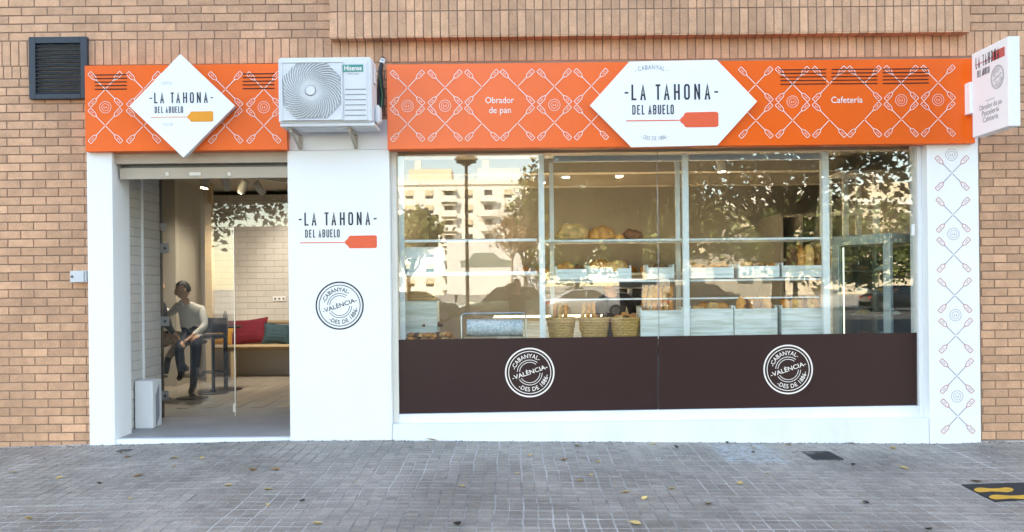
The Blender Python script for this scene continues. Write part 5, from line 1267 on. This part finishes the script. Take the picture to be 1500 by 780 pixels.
# black mat with yellow footprints
q = [G(1408, 711), G(1500, 708), G(1560, 729), G(1457, 736)]
t_ = thing('footprint_mat', 'black floor sticker with two yellow footprints on the paving at the far right', 'floor sticker', tuple(sum(q, Vector())/4))
up = Vector((0, 0, .006))
MB().add([p+up for p in q]+[p+up*.2 for p in q], [(0, 1, 2, 3), (0, 4, 5, 1), (1, 5, 6, 2), (2, 6, 7, 3), (3, 7, 4, 0)]).build('sheet', 'mat_black', t_)
def foot(cx, cy, ln, hh):
    pr = [(0, -.35), (.06, -.8), (.16, -.95), (.30, -.75), (.45, -.55), (.62, -.7), (.80, -1), (.93, -.85), (1, -.2), (.97, .6), (.85, .95), (.65, .8), (.45, .6), (.28, .85), (.14, 1), (.05, .7), (0, .2)]
    pts = [G(cx+a*ln, cy+b_*hh)+Vector((0, 0, .0085)) for a, b_ in pr]
    MB().add(pts, [tuple(range(len(pts)))]).build('footprint', 'mat_yellow', t_)
foot(1427, 719.5, 58, 3.6); foot(1449, 730, 70, 3.6)

# ================================================================ ACROSS THE STREET (seen mirrored in the glass)
def tree(name, label, base, h_trunk, crown_c, crown_r, n_leaf, leaf_m, bark_m='bark', seed=1, leaf=.14, bare=False, grp='trees across the street', clumps=26, r0=.2):
    r_ = random.Random(seed); base = Vector(base); cc = Vector(crown_c); t_ = thing(name, label, 'tree', tuple(base), grp)
    tips = []; q = MB(); top = Vector((base.x*.6+cc.x*.4, base.y*.6+cc.y*.4, base.z+h_trunk))
    q.tube([base, base*.5+top*.5+Vector((r_.uniform(-.1, .1), r_.uniform(-.1, .1), 0)), top], [r0, r0*.75, r0*.6], 10)
    def br(p, d, ln, r, lv):
        e = p+d*ln; m_ = p+d*ln*.5+Vector((r_.gauss(0, .06), r_.gauss(0, .06), r_.gauss(0, .05)))*ln; q.tube([p, m_, e], [r, r*.75, r*.5], 6 if lv < 2 else 4, cap=False); tips.append(e)
        if lv < (4 if bare else 2):
            for _ in range(3 if bare else 2):
                dd = (d + Vector((r_.gauss(0, .5), r_.gauss(0, .5), r_.gauss(.05, .35)))).normalized(); br(e if r_.random() < .6 else m_, dd, ln*r_.uniform(.55, .85), r*.5, lv+1)
    for i in range(6 if bare else 7):
        a = 2*PI*i/6+r_.uniform(-.3, .3); tgt = cc+Vector((math.cos(a)*crown_r[0]*.6, math.sin(a)*crown_r[1]*.6, r_.uniform(-.2, .6)*crown_r[2])); d = tgt-top; br(top, d.normalized(), d.length*(.45 if bare else .75), r0*.42, 0)
    q.build('trunk', bark_m, t_, smooth=True)
    if n_leaf:
        cl = []
        for _ in range(clumps):
            v = Vector((r_.gauss(0, 1), r_.gauss(0, 1), r_.gauss(0, 1))).normalized()*r_.uniform(.45, 1.0)
            cl.append((cc+Vector((v.x*crown_r[0], v.y*crown_r[1], v.z*crown_r[2])), r_.uniform(.22, .42)))
        f = MB(); mr = min(crown_r)
        for _ in range(n_leaf):
            c, s_ = r_.choice(cl); p = c+Vector((r_.gauss(0, s_), r_.gauss(0, s_), r_.gauss(0, s_*.8)))*mr*.75
            a = Vector((r_.gauss(0, 1), r_.gauss(0, 1), r_.gauss(-.3, .7))).normalized(); b_ = a.cross(Vector((r_.gauss(0, 1), r_.gauss(0, 1), r_.gauss(0, 1)))).normalized(); L_ = leaf*r_.uniform(.6, 1.3)
            f.add([p-a*L_*.5, p+b_*L_*.28, p+a*L_*.5, p-b_*L_*.28], [(0, 1, 2, 3)])
        f.build('crown', leaf_m, t_)
    return t_
tree('evergreen_tree', 'big dark evergreen tree with low hanging leaves mirrored in the right of the window', (7.0, -14.2, -.2), 2.6, (7.2, -14.5, 6.6), (5.6, 3.2, 3.2), 24000, 'leaf_dark', seed=3, leaf=.22, clumps=60, r0=.24)
tree('evergreen_tree', 'dark evergreen tree further right mirrored behind the big one', (15.5, -15.5, -.2), 2.8, (15.5, -15.8, 6.8), (4.8, 3.2, 3.2), 20000, 'leaf_dark', seed=4, leaf=.22, clumps=44, r0=.22)
tree('evergreen_tree', 'dark evergreen tree whose twigs hang into the upper left of the mirrored view', (-12.0, -14.0, -.2), 3.0, (-8.6, -14.0, 6.5), (4.9, 3.2, 3.3), 17000, 'leaf_dark', seed=5, leaf=.22, clumps=46, r0=.24)
tree('street_tree', 'sunlit bushy green tree mirrored at the left edge of the window', tuple(Mi(598, 452, 62).xy.to_3d()+Vector((0, 0, -.2))), 2.2, tuple(Mi(598, 344, 62)), (2.3, 2, 1.5), 2600, 'leaf_mid', seed=6, leaf=.5)
tree('street_tree', 'bare branched tree mirrored right of the street lamp', tuple(Mi(752, 440, 52).xy.to_3d()+Vector((0, 0, -.2))), 3.2, tuple(Mi(748, 310, 52)), (3.2, 3.0, 3.0), 0, 'leaf_mid', 'bark_pale', seed=8, bare=True, r0=.10)
tree('street_tree', 'small tree with rusty dry leaves mirrored above the billboard', tuple(Mi(770, 440, 57).xy.to_3d()+Vector((0, 0, -.2))), 2.4, tuple(Mi(770, 338, 57)), (1.7, 1.5, 1.7), 1600, 'leaf_dry', seed=9, leaf=.35)
tree('street_tree', 'sunlit green tree mirrored near the window joint', tuple(Mi(985, 440, 50).xy.to_3d()+Vector((0, 0, -.2))), 2.4, tuple(Mi(985, 330, 50)), (3.2, 3, 2.6), 4500, 'leaf_mid', seed=10, leaf=.4)
tree('street_tree', 'sunlit green tree mirrored behind the standing loaves', tuple(Mi(1165, 440, 52).xy.to_3d()+Vector((0, 0, -.2))), 2.2, tuple(Mi(1165, 345, 52)), (3.4, 3, 2.6), 4500, 'leaf_mid', seed=12, leaf=.4)
tree('street_tree', 'sunlit green tree mirrored in the glass cabinet', tuple(Mi(1275, 440, 56).xy.to_3d()+Vector((0, 0, -.2))), 2.2, tuple(Mi(1275, 360, 56)), (3.4, 3, 2.6), 4500, 'leaf_mid', seed=13, leaf=.4)
tree('evergreen_tree', 'added dark evergreen tree that darkens the mirrored view behind the palm fronds', (3.9, -20.5, -.2), 2.4, (3.4, -20.5, 5.6), (2.5, 1.9, 2.6), 5500, 'leaf_dark', seed=21, leaf=.22, clumps=40, r0=.2)  # extra tree added to block the bright mirrored background behind the palm
tree('street_tree', 'sunlit green tree mirrored behind the golden loaf', tuple(Mi(845, 440, 54).xy.to_3d()+Vector((0, 0, -.2))), 2.2, tuple(Mi(850, 312, 54)), (3.2, 2.8, 3.9), 8000, 'leaf_mid', seed=31, leaf=.4)
tree('street_tree', 'sunlit green tree mirrored between the window joint and the golden loaf', tuple(Mi(925, 440, 58).xy.to_3d()+Vector((0, 0, -.2))), 2.2, tuple(Mi(930, 325, 58)), (3.0, 2.8, 3.6), 7000, 'leaf_mid', seed=32, leaf=.4)
# palm
pb = Vector((3.6, -17.5, -.2)); t_ = thing('palm_tree', 'palm with drooping fronds mirrored above the golden loaf', 'tree', tuple(pb), 'trees across the street')
MB().tube([pb+Vector((0, 0, i*.66)) + Vector((.03*math.sin(i*2), 0, 0)) for i in range(9)], [.30+.03*(i % 2) for i in range(9)], 14).build('trunk', 'bark', t_, smooth=True)
r_ = random.Random(5); crown = pb+Vector((0, 0, 5.5))
for i in range(30):
    a = 2*PI*i/30+r_.uniform(-.1, .1); up0 = r_.uniform(-.5, 1.1); L_ = r_.uniform(3.0, 4.0); q = MB(); pts = []; d = Vector((math.cos(a), math.sin(a), up0)).normalized(); p = crown.copy()
    for k in range(11): pts.append(p.copy()); p = p+d*L_/10; d = (d+Vector((0, 0, -.19))).normalized()
    q.tube(pts, [.03*(1-.08*k) for k in range(11)], 4)
    for k in range(1, 60):
        t = k/60; j = min(9, int(t*10)); p = pts[j].lerp(pts[j+1], t*10-j); dr = (pts[j+1]-pts[j]).normalized(); sd = dr.cross(Vector((0, 0, 1))).normalized(); ll = .55*math.sin(PI*min(1, t*.9+.12))+.1
        for s_ in (-1, 1):
            e = p+(sd*s_*.75+dr*.5+Vector((0, 0, -.55))).normalized()*ll; q.add([p-dr*.018, e, p+dr*.018], [(0, 1, 2)])
    q.build('frond', 'leaf_palm', t_)
# street lamp
b0 = Mi(685.5, 493, 25.4); t_ = thing('street_lamp', 'dark street lamp with domed top mirrored in the left of the window', 'street lamp', (b0.x, b0.y, -.2)); zt = Mi(685.5, 243, 25.4).z
MB().tube([(b0.x, b0.y, -.2), (b0.x, b0.y, .9), (b0.x, b0.y, .95), (b0.x, b0.y, zt)], [.09, .08, .055, .045], 14).build('pole', 'lamp_post', t_, smooth=True)
MB().lathe([(0, 0), (.12, 0), (.14, .05), (.30, .09), (.30, .11), (.12, .15), (0, .15)], (b0.x, b0.y, zt), 24).build('lamp_dish', 'lamp_post', t_, smooth=True)
MB().lathe([(.05, .15), (.34, .17), (.33, .22), (.20, .32), (.0, .36)], (b0.x, b0.y, zt), 24).build('lamp_dome', 'lamp_post', t_, smooth=True)
# billboard
a, b_, c_, d_ = [0]*4; p0, p1 = Mi(655, 438, 60), Mi(792, 352, 60)
t_ = thing('billboard', 'wide white billboard with a grey car picture mirrored in the left of the window', 'billboard', ((p0.x+p1.x)/2, p0.y, -.27))
MB().box(p0.x, p1.x, p0.y-.15, p0.y, .9, p1.z).build('board', 'billboard_white', t_); MB().box(p0.x-.08, p1.x+.08, p0.y-.16, p0.y-.001, p1.z+.001, p1.z+.14).build('top_edge', 'lamp_post', t_)
for x in (p0.x+.6, (p0.x+p1.x)/2, p1.x-.6): MB().box(x-.09, x+.09, p0.y-.33, p0.y-.152, -.27, p1.z-.3).build('support_post', 'lamp_post', t_)
f = Flat(); ys = Mi(700, 392, 60).z; f.poly([(-1.6, 0), (-1.7, .45), (-1.1, .55), (-.7, 1.0), (.6, 1.0), (1.1, .58), (1.9, .45), (1.95, 0)]); f.build('car_picture', 'billboard_grey', t_, (p0.x+2.6, p0.y+.01, ys), (1, 0, 0), (0, 0, 1), (0, 1, 0))
f = Flat(); flat_text(f, '99', 0, 0, size=.9); f.build('lettering', 'print_grey', t_, (p1.x-.9, p0.y+.01, Mi(700, 392, 60).z), (-1, 0, 0), (0, 0, 1), (0, 1, 0))
# cars
def car(label, loc, rz, paint, suv=False):
    t_ = thing('parked_car', label, 'car', (0, 0, 0), 'parked cars mirrored in the window')
    L2, W2 = 2.15, .88; roof = 1.62 if suv else 1.43; q = MB()
    prof = [(-2.13, .42, .80), (-2.10, .72, .80), (-1.75, .90 if not suv else .95, .84), (-.95, .96, .88), (.0, .97, .89), (1.0, .98, .89), (1.75, 1.0, .86), (2.08, .86, .82), (2.13, .45, .80)]
    n = len(prof); vs = []
    for x, zt, w_ in prof:
        for y, z in ((-w_*.94, .22), (-w_, .45), (-w_*.985, zt-.12), (-w_*.90, zt), (w_*.90, zt), (w_*.985, zt-.12), (w_, .45), (w_*.94, .22)): vs.append((x, y, max(z, .2)))
    fs = [(i*8+j, i*8+j+1, (i+1)*8+j+1, (i+1)*8+j) for i in range(n-1) for j in range(7)] + [(i*8+7, i*8, (i+1)*8, (i+1)*8+7) for i in range(n-1)] + [tuple(range(7, -1, -1)), tuple(range((n-1)*8, n*8))]
    q.add(vs, fs); q.build('body', paint, t_, smooth=True, bevel=.03, seg=2)
    cabp = [(-1.05, .955), (-.35, roof-.04), (.15, roof), (.95 if not suv else 1.45, roof-.05), (1.70 if not suv else 1.95, .98)]
    vs = []
    for x, z in cabp:
        k = (z-.95)/(roof-.95); w_ = .80-.17*k; vs += [(x, -w_, z), (x, w_, z)]
    fs = [(2*i, 2*i+1, 2*i+3, 2*i+2) for i in range(4)] + [(0, 2, 4, 6, 8), (1, 9, 7, 5, 3), (0, 8, 9, 1)]
    gb = MB().add(vs, fs).build('cabin_glass', 'car_glass', t_, bevel=.02)
    r_ = MB(); rv = [Vector((x, y*1.012, z+.012)) for x, y, z in vs]; r_.add(rv[2:8], [(0, 1, 3, 2), (2, 3, 5, 4)]); 
    for s_ in (0, 1):
        for i in range(4): a, b_ = rv[2*i+s_], rv[2*i+2+s_]; r_.tube([a, b_], .035, 5)
        for x in (.18,): r_.tube([Vector((x, (-1 if s_ == 0 else 1)*.815, .96)), Vector((x-.03, (-1 if s_ == 0 else 1)*.645, roof))], .03, 4)
    r_.build('roof', paint, t_)
    for x in (-1.32, 1.30):
        for s_ in (-1, 1):
            w_ = MB().lathe([(.0, -.10), (.28, -.10), (.33, -.07), (.33, .07), (.28, .10), (.0, .10)], (0, 0, 0), 22); w_.v = [(v[0]+x, v[2]+s_*.80, v[1]+.33) for v in w_.v]
            wo = w_.build('wheel', 'tyre', t_, smooth=True); rm = MB().lathe([(0, 0), (.21, 0), (.21, .012), (.05, .02), (0, .02)], (0, 0, 0), 18); rm.v = [(v[0]+x, s_*(.902+v[2]), v[1]+.33) for v in rm.v]; rm.build('rim', 'steel', wo)
    for s_ in (-1, 1):
        MB().obox((-2.06, s_*.60, .70), (.16, .34, .12)).build('headlight', 'lens', t_, bevel=.02); MB().obox((2.06, s_*.64, .80), (.13, .28, .14)).build('tail_light', 'tail_red', t_, bevel=.02)
        MB().obox((-.80, s_*.92, 1.0), (.12, .16, .12)).build('mirror', paint, t_, bevel=.02)
    for o in [t_]: o.location = loc; o.rotation_euler = (0, 0, rz)
RZ = -.23
def cx(px, d): return (px-CXP)/F*d
car('silver sedan mirrored above the wicker baskets', (cx(862, 46), 8.66-46, RZ), PI, 'car_silver')
car('grey green hatchback mirrored above the paper roll', (cx(738, 43), 8.66-43, RZ), 0, 'car_green', True)
car('grey green estate car mirrored at the left end of the window', (cx(612, 42), 8.66-42, RZ), PI, 'car_green')
car('dark hatchback mirrored above the low bins', (cx(1035, 44), 8.66-44, RZ), PI, 'car_dark', True)
car('dark saloon mirrored in the glass cabinet side', (cx(1320, 50), 8.66-50, RZ), PI, 'car_dark')
car('red car mirrored far left beside the grey green one', (cx(470, 43), 8.66-43, RZ), 0, 'car_red')
# apartment blocks
def block(label, x0, x1, y, h, floors, bays, wm, seed, pent=True):
    r_ = random.Random(seed); t_ = thing('apartment_block', label, 'building', ((x0+x1)/2, y-6, -.27), 'buildings across the square'); fh = (h-1.2)/floors; bw_ = (x1-x0)/bays
    MB().box(x0, x1, y-12, y, -.27, h).build('wall', wm, t_)
    MB().box(x0-.3, x1+.3, y-12.3, y+.35, h+.001, h+.9).build('roof', 'stucco_white', t_)
    wmE = MB().box(-.75, .75, 0, .05, 0, 1.5).mesh('window', 'window_dark'); sh = MB().box(-.8, .8, .02, .10, .6, 1.6).mesh('blind', 'shutter_tan')
    bal = MB().box(-bw_*.40, bw_*.40, 0, 1.3, 0, .18).box(-bw_*.40, bw_*.40, 1.22, 1.3, .181, 1.15).mesh('balcony', wm); awn = MB().add([(-bw_*.38, .05, 2.6), (bw_*.38, .05, 2.6), (bw_*.38, 1.25, 2.1), (-bw_*.38, 1.25, 2.1), (-bw_*.38, .05, 2.55), (bw_*.38, .05, 2.55), (bw_*.38, 1.25, 2.05), (-bw_*.38, 1.25, 2.05)], [(0,1,2,3),(7,6,5,4),(2,6,7,3)]).mesh('awning', 'awning')
    for fl in range(floors):
        for b_ in range(bays):
            xc_, z = x0+(b_+.5)*bw_, .9+fl*fh
            o = put('window', wmE, t_); o.location = (xc_, y-.02, z+.5); s_ = None
            if b_ % 5 in (1, 3):
                o = put('balcony', bal, t_); o.location = (xc_, y+.001, z-.25)
                if r_.random() < .55: o = put('awning', awn, t_); o.location = (xc_, y, z-.25)
            elif r_.random() < .75: o = put('blind', sh, t_); o.location = (xc_, y, z+.45)
    if pent:
        for i in range(3):
            xa = x0+(x1-x0)*(.08+.32*i); MB().box(xa, xa+(x1-x0)*.2, y-9, y-3, h+.901, h+3.4).build('penthouse', ('stucco_white', 'stucco_tan', 'stucco_white')[i], t_); MB().box(xa+1, xa+2.2, y-5, y-4, h+3.41, h+5.2).build('chimney', 'stucco_white', t_)
block('cream nine storey apartment block mirrored under the blue sky', -36, 5, 8.66-165, 20.6, 7, 11, 'stucco_white', 1)
block('tan apartment block mirrored behind the trees at the right', 30, 80, 8.66-120, 12, 4, 14, 'stucco_tan', 2)
block('grey office block mirrored low between the trees', 12, 26, 8.66-84, 8.5, 3, 6, 'facade_grey', 3, False)
# ---- the photographer, standing in the street with a phone held up
def pf(x, y, z): return Vector((x, -D+y, z+.0))
gz_ = gz(0, -5)-.10
human('person', 'photographer in dark green top holding up a phone, mirrored in the window', {
    'pelvis': pf(.10, -.62, .86), 'chest': pf(.10, -.60, 1.22), 'head': pf(.10, -.57, 1.40), 'shoulderL': pf(-.08, -.60, 1.30), 'elbowL': pf(-.17, -.40, 1.20), 'wristL': pf(-.14, -.16, 1.43), 'handL': pf(-.105, -.08, 1.47),
    'shoulderR': pf(.28, -.60, 1.30), 'elbowR': pf(.36, -.40, 1.20), 'wristR': pf(.20, -.16, 1.43), 'handR': pf(.115, -.08, 1.47),
    'hipL': pf(.01, -.62, .80), 'kneeL': pf(-.02, -.60, .36), 'ankleL': pf(-.03, -.64, -.13), 'toeL': pf(-.05, -.48, -.20), 'hipR': pf(.19, -.62, .80), 'kneeR': pf(.22, -.60, .36), 'ankleR': pf(.23, -.64, -.13), 'toeR': pf(.25, -.48, -.20)},
    ('skin', 'green_cloth', 'jeans', 'shoe'), PI, fingers=True)
o = MB().box(-.078, .078, -D-.040, -D-.031, 1.448, 1.522).build('phone', 'phone_black', bevel=.002); tag(o, 'black phone held up in the photographer\'s hands', 'phone')
